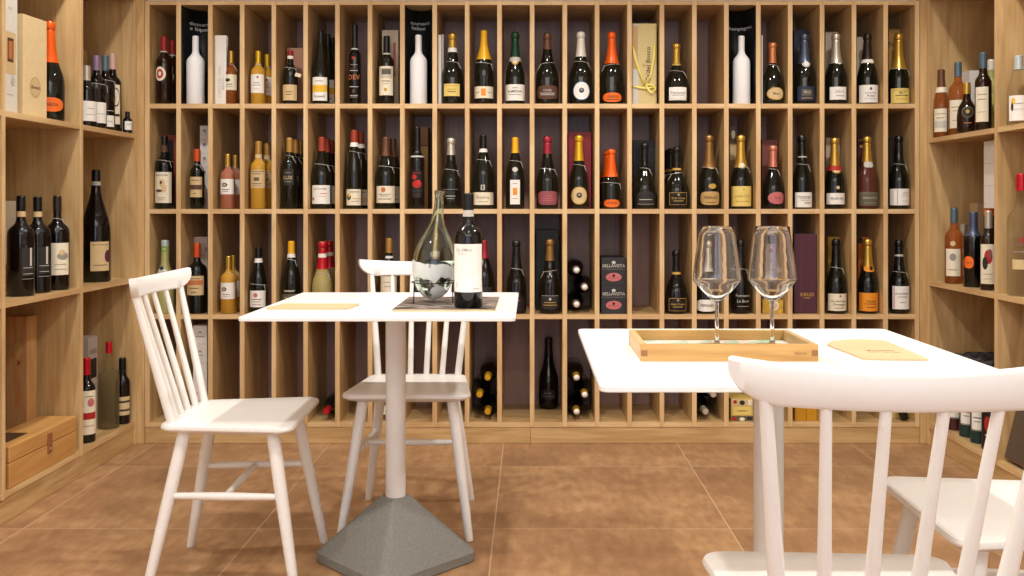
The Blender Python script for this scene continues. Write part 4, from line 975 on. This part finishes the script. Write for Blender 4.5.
# third tier
carton('wine_carton', 190, 207.5, 237, 4.2, .09, T3, CM('rosewhite', (206, 184, 170)), 'pale pinkish carton behind the rust orange capsule', prims=[('e', 30, 310, 10, 14, 'grey'), ('r', 10, 44, 300, 303, 'lgrey')])
carton('wine_carton', 535.8, 558.2, 230, 4.2, .1, T3, CM('forest', (26, 38, 36), .5), 'tall dark green carton behind the bronze foiled bottle', prims=[('r', -20, -16, 0, 410, 'char')])
for i in range(2):
    carton('wine_carton', 601.3, 627.2, 0, 4.075, .2, T3 + i * .1225, CM('slateblack', (44, 44, 48), .5), '%s black carton with pink oval in the pair' % ('lower', 'upper')[i], h=.1216,
       prims=[('t', 'BELLAVISTA', 0, 101, 22, 'lgrey'), ('e', 0, 119, 10, 8, 'lgrey'), ('r', -66, 66, 84, 85.5, 'grey'), ('e', 0, 44, 40, 22, 'pink'), ('e', 0, 52, 6, 7, 'mauve'), ('t', 'BELLAVISTA', 0, 40, 11, 'mauve')], group='black cartons on the third tier')
gb2 = carton('gift_box', 794.4, 820, 234, 4.085, .12, T3, CM('aubergine', (80, 42, 56), .5), 'tall aubergine gift box with small gold lettering', 'gift box', prims=[('t', 'KRUG', 8, 96, 26, 'gold'), ('r', -10, 26, 78, 81, 'gold'), ('r', -22, -21, 0, 415, 'mauve')])
carton('wine_carton', 828, 842, 237, 4.2, .09, T3, CM('mustard', (190, 152, 66)), 'mustard gold carton behind the cream label bottle')
carton('wine_carton', 858.5, 869.5, 237, 4.2, .09, T3, CM('tangerine', (200, 116, 44)), 'orange carton with dark disc behind the bright orange label', prims=[('e', -20, 360, 14, 18, 'char')])
carton('wine_carton', 764, 776, 244, 4.24, .05, T3, CM('bisque', (214, 196, 184)), 'pale carton with red figure behind the second wine glass', prims=[('e', 4, 300, 8, 14, 'red'), ('r', 1, 7, 240, 290, 'brown'), ('r', -26, 30, 200, 204, 'gold')])
gp = carton('gift_pouch', 762.5, 783.5, 300, 4.10, .05, T3, mat('gold_wrap', (214, 176, 74), rough=.3, metal=.4, noise=.2, nscale=60), 'small crumpled gold gift wrap with white round label', 'gift', prims=[('e', 6, 38, 24, 24, 'white'), ('e', 6, 38, 18, 18, 'beige')])
# bottom tier
for i in range(5):
    carton('wine_carton', 193, 207, 0, 4.1, .2, T4 + i * .083, WHC, '%s white carton with small emblem stacked on the bottom tier' % ('lowest', 'second lowest', 'middle', 'second highest', 'topmost')[i], h=.0822,
        prims=[('e', 0, 58, 9, 8, 'grey'), ('e', 0, 54, 5, 6, 'white'), ('r', -20, 20, 38, 41, 'grey')], group='white cartons stacked on the bottom tier')
fb = carton('food_box', 731.2, 753, 399, 4.075, .2, T4, CM('jonquil', (214, 184, 96)), 'flowery yellow carton on the bottom tier', prims=[('r', -55, 55, 78, 112, 'beige'), ('r', -55, 55, 0, 26, 'olive'), ('e', -40, 12, 12, 10, 'red'), ('e', 0, 10, 14, 9, 'cream'), ('e', 38, 14, 14, 9, 'char'), ('e', 0, 94, 14, 12, 'char'), ('e', -36, 98, 10, 9, 'red'), ('r', 30, 50, 80, 108, 'cream'), ('r', -46, 46, 30, 74, 'yellow'), ('r', -26, 26, 50, 54, 'brown')])
for i, (a, c_) in enumerate(((795, 806.1), (806.5, 817.6))):
    carton('wine_carton', a, c_, 386, 4.08, .2, T4, CM('ochre', (198, 142, 28), .5), ('ochre yellow carton beside an identical one, nearer the flowery carton', 'ochre yellow carton beside an identical one, farther from the flowery carton')[i], group='ochre cartons on the bottom tier')
carton('wine_carton', 891, 912.5, 392, 4.12, .2, T4, CM('straw', (222, 196, 112)), 'straw yellow carton behind the toppled black bottle, bottom tier')
o = make_bottle('wine_bottle', ((903 - PX) * 4.08 / F, 4.085, T4 + .17), .0, .02, 'bx', 'bk', None, 0, [], None, 'x', 'x', None) if False else None
mb = make_bottle('miniature_bottle', ((909.5 - PX) * 4.08 / F, 4.082, T4 + .0195), .135, .019, 'bg', 'bk', 'black', .1, [], None, 'small black bottle leaning in front of the straw yellow carton', 'wine bottle', None)
mb.rotation_euler = (0, math.radians(-16), 0); mb.location.x = (905 - PX) * 4.08 / F; mb.location.z = T4 + .0065

# ------------------------------------------------------------------ side shelf contents
def sideb(sgn, px, d, row, top, w, kind, glass, foil, flen, prints, label, cat='wine bottle', name='wine_bottle', rn=None, neck=None, ring=None, turn=None):
    """bottle on a side shelf: px = picture column of its axis, d its depth, top = picture row of its top, w its width in pixels"""
    X = (px - PX) * d / F; z = (LZ if sgn < 0 else RZ)[row]
    h = H - (top - PY) * d / F - z; r = w / 2 * d / F
    face = (PI / 2 - .35) * -sgn if turn is None else turn
    return make_bottle(name, (X, d, z + .0006), h, r, kind, glass, foil, h * (1 - flen), prints(h, r) if prints else [], ring and ring * h, label, cat,
                       'bottles on the %s side shelf' % ('strapped box' if sgn < 0 else 'spirits'), rn=rn, neck=neck and (neck[0] * h, neck[1] * h, neck[2]), rz=face)
def lab(a, b_, half, k, *more):
    """label between fractions a..b of the height, half = share of the half circumference"""
    def f(h, r):
        out = [('r', -half * PI * r, half * PI * r, a * h, b_ * h, k)]
        for m_ in more:
            if m_[0] == 'l': out.append(('r', -m_[2] * r, m_[2] * r, m_[1] * h, m_[1] * h + .002, m_[3]))
            elif m_[0] == 'e': out.append(('e', m_[1] * r, m_[2] * h, m_[3] * r, m_[4] * h, m_[5]))
            elif m_[0] == 't': out.append(('t', m_[1], m_[4] * r, m_[2] * h, m_[3], m_[5]))
            elif m_[0] == 'r': out.append(('r', m_[1] * r, m_[2] * r, m_[3] * h, m_[4] * h, m_[5]))
        return [('paper_label', out)]
    return f
# -- strapped-box side, top
sideb(-1, 50, 3.447, 0, 21, 27, 'ch', 'dk', 'orange', .42, lambda h, r: [('paper_label', [('e', 0, .06, r * 1.0, .026, 2.4, 'orange'), ('t', 'VENEZIA', 0, .06, .014, 'brown')])], 'large dark sparkling bottle with orange foil and orange oval label, half hidden by boxes', 'sparkling wine bottle', 'sparkling_wine_bottle', turn=.5)
sideb(-1, 86.5, 3.715, 0, 66, 19, 'bx', 'bk', 'silver', .24, lab(.1, .42, .28, 'white', ('l', .2, .5, 'grey'), ('l', .3, .4, 'grey')), 'black bottle partly cut off by the upright, nearest of the dark row', turn=.9)
sideb(-1, 96.5, 3.796, 0, 56, 19, 'bx', 'bk', 'lilac', .2, lab(.08, .36, .26, 'white', ('l', .2, .5, 'grey')), 'black bottle with lilac capsule and white label in the dark row', turn=.8, ring=.6)
sideb(-1, 105.3, 3.875, 0, 56, 18, 'bx', 'bk', 'greyblue', .2, lab(.05, .2, .26, 'white', ('l', .26, .8, 'lgrey'), ('l', .12, .5, 'grey')), 'black bottle with grey blue capsule and low label in the dark row', turn=.7, ring=.66)
sideb(-1, 112.4, 3.955, 0, 54, 17, 'bx', 'bk', 'rosewhite', .2, lab(.1, .6, .26, 'cream', ('e', .25, .44, .5, .12, 'ink'), ('e', .25, .44, .42, .10, 'cream'), ('l', .44, .3, 'ink'), ('r', -.75, .75, .2, .23, 'char')), 'black bottle with pinkish capsule and round emblem label, last of the dark row', turn=.55)
sideb(-1, 127.5, 4.0, 0, 112, 8.5, 'bx', 'bk', 'black', .25, lab(.15, .55, .3, 'white', ('l', .4, .5, 'ink')), 'tiny dark bottle at the far end of the dark row', rn=.009, turn=.7)
def sbox(name, x0, x1, y0, y1, z, h, m, label, cat='box', prims=None, rz=0.0, bev=.001, group=None, face='x'):
    """box on a side shelf, prims drawn on the face that looks into the room"""
    cx, cy = (x0 + x1) / 2, (y0 + y1) / 2; hx, hy = (x1 - x0) / 2, (y1 - y0) / 2
    o = empty(name, (cx, cy, z + .0006), rz, label, cat, group)
    bm = bmesh.new(); box_into(bm, -hx, hx, -hy, hy, 0, h, bev); sl = []
    if prims:
        s = 1 if cx < 0 else -1
        b2 = bmesh.new()
        fm = (lambda u, v, l: (s * (hx + l), s * u, v)) if face == 'x' else (lambda u, v, l: (u, -hy - l, v))
        print_into(b2, prims, fm, sl)
        for f in b2.faces: f.material_index += 1
        join(bm, b2)
    finish(bm, 'carton_body', [m] + [P(k) for k in sl], o); return o
sbox('wine_carton', -2.0, -1.90, 3.92, 4.00, LZ[0], .355, CM('sand', (196, 162, 120)), 'sand coloured carton behind the dark bottle row')
sbox('gift_box', -1.815, -1.735, 3.06, 3.155, LZ[0], .43, CM('chalk', (226, 222, 212)), 'tall white gift box with orange patch nearest the shelf end', 'gift box', prims=[('r', -.028, .036, .13, .27, 'beige'), ('r', -.014, .022, .17, .25, 'brown'), ('r', -.008, .016, .18, .24, 'copper'), ('t', 'n\u2019or', .0, .35, .014, 'grey'), ('r', -.02, .02, .06, .062, 'grey'), ('e', .02, .11, .012, .016, 'lgrey')])
sbox('gift_box', -1.83, -1.737, 3.205, 3.345, LZ[0], .35, CM('sawn', (232, 208, 162)), 'pale wooden gift box with a burnt round stamp', 'gift box', prims=[('e', .0, .105, .032, .036, 'tan'), ('e', .0, .105, .029, .033, 'beige'), ('t', 'Bonnet', 0, .105, .017, 'brown')], rz=-.06)
# -- strapped-box side, middle
for px, d, top, k, lb, tn in ((21, 3.235, 196, 'white', 'black magnum with white neck band, nearest of the pair beside cream label bottle', 1.05), (37.6, 3.36, 197, 'white', 'black magnum with white neck band, second of the pair', 1.0)):
    sideb(-1, px, d, 1, top, 25, 'bx', 'bk', 'black', .15, lab(.2, .48, .16, 'char', ('r', .12, .3, .3, .48, 'lgrey'), ('l', .28, .4, 'lgrey'), ('l', .22, .4, 'lgrey'), ('l', .17, .5, 'grey')), lb, neck=(.79, .845, 'beige'), turn=tn)
sideb(-1, 57.3, 3.472, 1, 196, 22.5, 'bx', 'bk', 'dbrown', .17, lab(.16, .5, .26, 'cream', ('e', .2, .36, .5, .04, 'grey'), ('e', .1, .40, .25, .03, 'beige'), ('l', .27, .5, 'grey'), ('l', .22, .5, 'grey')), 'black bottle with dark brown capsule and cream sketch label', ring=.75, turn=.75)
sbox('wine_carton', -2.04, -1.93, 3.42, 3.5, LZ[1], .33, IV, 'ivory carton behind the pair of black magnums')
sideb(-1, 96, 3.835, 1, 170, 27.5, 'bg', 'bk', 'black', .1, lab(.1, .36, .22, 'beige', ('e', .55, .23, .26, .055, 'purple'), ('l', .33, .6, 'brown'), ('l', .15, .5, 'brown')), 'very large black bottle with beige label and purple oval, alone in its cell', neck=(.86, .895, 'lgrey'), rn=.0165, turn=.75)
# -- strapped-box side, bottom
cr = sbox('wooden_crate', -1.932, -1.855, 3.435, 3.505, LZ[2], .52, W_CRATE, 'upright pine wine crate with stamped lettering behind the strapped box', 'crate', prims=[('t', 'ORGANISTRUM', .008, .27, .026, PI / 2, 'copper'), ('e', .006, .40, .016, .03, 'tan')], face='y')
wx0, wx1, wy0, wy1 = -1.849, -1.709, 3.06, 3.515
wb = empty('wooden_box', ((wx0 + wx1) / 2, (wy0 + wy1) / 2, LZ[2] + .0006), 0, 'low pine box with hinged lid and leather strap clasp', 'box')
hx, hy = (wx1 - wx0) / 2, (wy1 - wy0) / 2
box('box_body', -hx, hx, -hy, hy, 0, .082, W_CHEST, wb, bev=.003)
wl = box('lid', -hx, hx, -hy, hy, 0.0832, .138, W_CHEST, wb, bev=.004)
box('window', -.045, .03, -.17, -.04, 0.1381, .1392, mat('smoked_acrylic', (60, 50, 44), rough=.1, noise=0), wl, bev=0)
ls = box('leather_strap', hx, hx + .005, .012, .040, .052, .122, mat('tan_leather', (150, 96, 62), rough=.5), wb, bev=.002)
bm = bmesh.new(); lathe_into(bm, [(0, 0), (.006, 0), (.006, .002), (.003, .0035), (0, .0035)], 16); o = finish(bm, 'stud', mat('brass_stud', (180, 160, 110), rough=.3, metal=.8), ls, (hx + .005, .026, .066), smooth=True); o.rotation_euler = (0, PI / 2, 0)
sideb(-1, 86.5, 3.675, 2, 358, 17, 'bx', 'bk', 'crimson', .2, lab(.1, .62, .4, 'cream', ('r', -.9, .9, .28, .36, 'red'), ('e', .2, .48, .4, .05, 'pink'), ('l', .2, .6, 'red'), ('l', .55, .5, 'ink')), 'vermouth bottle with crimson cap and cream and red label beside upright', 'spirit bottle', 'spirit_bottle', turn=.75)
sbox('wine_carton', -1.88, -1.80, 3.80, 3.88, LZ[2], .39, CM('mist', (186, 176, 168)), 'grey carton behind the vermouth bottle', prims=[('r', -.03, .03, .22, .30, 'char'), ('r', -.03, .03, .32, .34, 'grey')])
sideb(-1, 109, 3.905, 2, 342, 19.5, 'sl', 'oil', 'crimson', .13, None, 'clear bottle of pale olive liquid with crimson cap', 'spirit bottle', 'spirit_bottle', rn=.0125)
sideb(-1, 122.5, 3.985, 2, 358, 14.5, 'bx', 'bk', 'black', .2, lab(.14, .42, .3, 'beige', ('r', -.9, .9, .2, .23, 'ink'), ('r', -.9, .9, .33, .36, 'ink')), 'dark bottle with beige banded label at the far end beside olive liquid', 'spirit bottle', 'spirit_bottle', turn=.6)
# -- spirits side, top
sideb(1, 941.3, 3.982, 0, 70, 15, 'bg', 'amber', 'brown', .24, lab(.08, .42, .28, 'cream', ('l', .34, .7, 'brown'), ('r', -.8, .8, .14, .24, 'lgrey'), ('l', .28, .5, 'ink')), 'amber brandy bottle with brown capsule, smallest at the corner of the upper shelf', 'spirit bottle', 'spirit_bottle', turn=-.55, neck=(.66, .74, 'cream'))
sideb(1, 958, 3.885, 0, 62.5, 17.8, 'bx', 'amber', 'greyblue', .2, lab(.1, .48, .27, 'cream', ('l', .38, .6, 'ink'), ('l', .33, .4, 'ink'), ('l', .2, .5, 'grey')), 'amber brandy bottle with blue grey capsule between corner bottle and round flask', 'spirit bottle', 'spirit_bottle', turn=-.6)
sideb(1, 966.8, 3.795, 0, 83, 18.5, 'fk', 'br', 'gold', .22, lambda h, r: [('round_label', [('e', 0, h * .42, r * .62, r * .62, 'olive'), ('e', 0, h * .42, r * .5, r * .5, 'char'), ('e', 0, h * .43, r * .2, r * .2, 'gold'), ('r', -r * .4, r * .4, h * .2, h * .215, 'copper')])], 'dark amber rounded cognac flask with black round label', 'spirit bottle', 'spirit_bottle', turn=-.35)
sideb(1, 983.2, 3.66, 0, 53, 15.5, 'bx', 'br', 'greyblue', .2, lab(.12, .56, .27, 'cream', ('l', .46, .6, 'ink'), ('l', .40, .5, 'ink'), ('l', .24, .5, 'grey')), 'tall dark brandy bottle with blue grey capsule and cream label', 'spirit bottle', 'spirit_bottle', turn=-.65)
sideb(1, 991.2, 3.76, 0, 60, 17, 'bx', 'lemon', 'white', .14, lambda h, r: [('round_label', [('e', -.2 * r, h * .45, r * .6, h * .12, 'yellow'), ('e', -.2 * r, h * .45, r * .5, h * .10, 'lime'), ('e', -.2 * r, h * .5, r * .3, h * .03, 'white')])], 'pale green liqueur bottle half hidden by the upright', 'liqueur bottle', 'liqueur_bottle', turn=-.6)
sbox('wine_carton', 1.855, 1.905, 3.93, 4.01, RZ[0], .28, WHC, 'white carton behind the rounded cognac flask')
sbox('wine_carton', 1.935, 1.995, 3.93, 4.01, RZ[0], .325, IV, 'taller ivory carton beside the white one behind the brandies')
sideb(1, 1018.5, 3.375, 0, 56, 21, 'bg', 'clear', 'clearcap', .2, lab(.06, .42, .3, 'white', ('e', -.5, .34, .2, .05, 'bandyel'), ('e', -.6, .26, .12, .06, 'char'), ('l', .3, .4, 'grey'), ('l', .22, .5, 'lgrey')), 'clear grappa bottle with white label and yellow flower at frame edge', 'spirit bottle', 'spirit_bottle', turn=-.45)
# -- spirits side, middle
sideb(1, 954, 3.905, 1, 208, 17.5, 'bx', 'amber', 'greyblue', .2, lambda h, r: [('paper_label', [('r', -r * .85, r * .85, h * .10, h * .46, 'cream'), ('e', 0, h * .35, r * .35, h * .05, 'grey'), ('r', -r * .5, r * .5, h * .18, h * .187, 'ink')]), ('seal', [('e', 0, h * .53, r * .3, r * .3, 'beige')])], 'amber cognac bottle with cream label at the corner of the middle shelf', 'spirit bottle', 'spirit_bottle', turn=-.55)
sideb(1, 963.5, 3.985, 1, 224, 14, 'bx', 'dk', 'silver', .2, lab(.1, .45, .35, 'char', ('r', -.9, .9, .3, .42, 'cream'), ('r', -.9, .9, .12, .2, 'beige')), 'dark bottle with silver capsule squeezed behind the orange label bottle', 'spirit bottle', 'spirit_bottle', turn=-.5)
sideb(1, 973.3, 3.735, 1, 212, 18.6, 'bx', 'bk', 'blue', .32, lambda h, r: [('paper_label', [('e', -.2 * r, h * .33, r * .55, h * .08, 2.6, 'orange'), ('r', -.5 * r, .15 * r, h * .32, h * .327, 'brown')])], 'black bottle with slate blue capsule and orange shield label', 'spirit bottle', 'spirit_bottle', turn=-.75, rn=.016)
sideb(1, 988.7, 3.60, 1, 211, 15.6, 'bx', 'br', 'silver', .22, lab(.08, .58, .32, 'cream', ('e', .1, .42, .5, .09, 'red'), ('e', -.3, .34, .35, .08, 'char'), ('e', .3, .46, .25, .06, 'mauve'), ('l', .2, .6, 'grey'), ('l', .14, .5, 'grey')), 'dark bottle with painted red bird label against the upright', 'spirit bottle', 'spirit_bottle', turn=-.6)
sbox('wine_carton', 1.855, 1.905, 3.865, 3.935, RZ[1], .335, CM('biscuit', (188, 158, 120)), 'biscuit coloured carton behind the orange shield bottle')
sbox('wine_carton', 1.803, 1.893, 3.57, 3.705, RZ[1], .314, CM('ebony', (40, 34, 34)), 'dark carton with orange top band under three small white boxes', prims=[('r', -.066, .066, .285, .312, 'orange')])
for i in range(3):
    sbox('small_box', 1.772, 1.862, 3.53, 3.64, RZ[1] + .3146 + i * .0868, .0862, WHC, '%s of three small white boxes stacked on the dark carton' % ('lowest', 'middle', 'topmost')[i], group='small white boxes on the spirits shelf')
sideb(1, 1021.5, 3.37, 1, 174, 26, 'bx', 'clear', 'crimson', .14, lambda h, r: [('printed_label', [('e', 0, h * .46, r * .12, h * .02, 'red'), ('r', -r * .5, r * .4, h * .42, h * .427, 'mauve'), ('r', -r * .6, r * .6, h * .36, h * .367, 'grey'), ('r', -r * .7, r * .7, h * .22, h * .3, 'beige')])], 'large clear grappa bottle with crimson cap at frame edge', 'spirit bottle', 'spirit_bottle', turn=-.45, rn=.017)
# -- spirits side, bottom: dark tubes
TEAL = mat('dark_teal_tube', (20, 52, 50), rough=.4, noise=.05); BLACKT = mat('black_tube', (26, 24, 26), rough=.4, noise=.05)
def tube(px, d, top, w, m, capm, label, prims, dz=0):
    X = (px - PX) * d / F; z = RZ[2]; h = H - (top - PY) * d / F - z; r = w / 2 * d / F
    o = empty('gift_tube', (X, d, z + .0006), -.6, label, 'gift tube', 'dark gift tubes on the spirits shelf')
    bm = bmesh.new(); lathe_into(bm, [(0, 0), (r, 0), (r, h - .022), (0, h - .022)], 28); bmesh.ops.recalc_face_normals(bm, faces=bm.faces); finish(bm, 'tube_body', m, o, smooth=True, angle=.7)
    bm = bmesh.new(); lathe_into(bm, [(0, h - .0215), (r + .001, h - .0215), (r + .001, h - .003), (r - .002, h), (r * .8, h), (r * .78, h - .004), (0, h - .004)], 28); bmesh.ops.recalc_face_normals(bm, faces=bm.faces); finish(bm, 'tube_cap', capm, o, smooth=True, angle=.7)
    if prims:
        bm = bmesh.new(); sl = []
        print_into(bm, [(p[0],) + tuple(v * s for v, s in zip(p[1:5], (r, r, 1, 1))) + (p[5],) if p[0] == 'r' else (p[0], p[1] * r, p[2], p[3] * r, p[4], p[5]) for p in prims], lambda u, v, l: ((r + l) * math.sin(u / r), -(r + l) * math.cos(u / r), v), sl)
        finish(bm, 'paper_label', [P(k) for k in sl], o)
    return o
CAPM = mat('tube_cap_metal', (70, 72, 76), rough=.35, metal=.5, noise=.02)
LB = [('r', -.8, .75, .05, .13, 'white'), ('r', -.5, .4, .10, .104, 'ink'), ('r', -.4, .3, .085, .089, 'grey'), ('r', -.8, .75, .05, .056, 'grey')]
tube(954.5, 3.92, 354, 15, mat('maroon_tube', (70, 30, 34), rough=.4), CAPM, 'maroon gift tube standing deepest in the row by the corner', LB)
tube(968, 3.80, 355, 16, TEAL, CAPM, 'dark teal gift tube with white label next to the maroon tube', LB)
tube(979, 3.70, 358, 16, TEAL, CAPM, 'dark teal gift tube with white label next to the black tube', LB)
tube(990.5, 3.60, 361, 16.5, BLACKT, CAPM, 'black gift tube with red emblem nearest the upright', [('e', -.2, .10, .4, .03, 'red'), ('r', -.5, .3, .055, .06, 'lgrey')])
for px, d, lb in ((973, 3.93, 'dark tube in the rear row behind the maroon and teal tubes'), (984, 3.83, 'dark tube in the rear row behind the two teal tubes'), (995, 3.74, 'dark tube in the rear row behind the black tube')):
    tube(px, d, 353, 15.5, BLACKT, CAPM, lb, None)
# leaning flat case
lc = empty('presentation_case', (1.745, 3.33, RZ[2] + .0006), 0, 'flat grey brown presentation case leaning in the lower shelf cell', 'case')
box('case_body', 0, .045, -.24, .1, 0, .30, mat('taupe_card', (120, 104, 90), rough=.5), lc, bev=.003)
box('case_rim', -.002, .0, -.235, .095, .005, .295, mat('taupe_rim', (88, 74, 62), rough=.5), lc, bev=0)
lc.rotation_euler = (0, math.radians(14), 0); lc.location.z += .0126

# ------------------------------------------------------------------ light, camera
def spot(x, y, power, col=(1, .955, .885), size=2.2, rad=.05):
    l = bpy.data.lights.new('ceiling_spot', 'SPOT'); l.energy = power; l.color = col; l.spot_size = size; l.spot_blend = .5; l.shadow_soft_size = rad
    o = bpy.data.objects.new('ceiling_spot', l); COL.objects.link(o); o.location = (x, y, ZC - .06)
    return o
for x in (-1.28, .03, 1.28):
    for y, p in ((2.85, 1.12), (1.35, .8), (-.3, .35)):
        spot(x, y, 62 * p)
def area(x, y, z, rot, sx_, sy_, power, col):
    l = bpy.data.lights.new('fill_light', 'AREA'); l.shape = 'RECTANGLE'; l.size = sx_; l.size_y = sy_; l.energy = power; l.color = col
    o = bpy.data.objects.new('fill_light', l); COL.objects.link(o); o.location = (x, y, z); o.rotation_euler = rot
area(0, -.4, 2.6, (math.radians(40), 0, 0), 3.4, 1.4, 42, (1, .96, .92))  # added overhead fill aimed at the shelves, no fixture there
area(0, -2.3, 1.5, (math.radians(90), 0, 0), 3.2, 2.0, 16, (.92, .96, 1))  # added cool fill behind the viewer, standing in for shop window daylight
w = bpy.data.worlds.new('street_daylight'); S.world = w; w.use_nodes = True
bg = w.node_tree.nodes['Background']; bg.inputs['Color'].default_value = (.50, .66, 1.0, 1); bg.inputs['Strength'].default_value = 2.2

cd = bpy.data.cameras.new('camera'); co = bpy.data.objects.new('camera', cd); COL.objects.link(co)
co.location = (0, 0, H); co.rotation_euler = (PI / 2, 0, 0)
cd.sensor_width = 36; cd.sensor_fit = 'HORIZONTAL'; cd.lens = 36 * F / 1024
cd.shift_x = -(PX - 512) / 1024; cd.shift_y = -(288 - PY) / 1024
cd.clip_start = .05
S.camera = co
S.view_settings.view_transform = 'Standard'
S.view_settings.look = 'None'
S.view_settings.exposure = 0.06
S.cycles.use_denoising = True
S.cycles.max_bounces = 10
S.cycles.transmission_bounces = 10
S.cycles.caustics_reflective = False
S.cycles.caustics_refractive = False
S.cycles.sample_clamp_indirect = 4.0
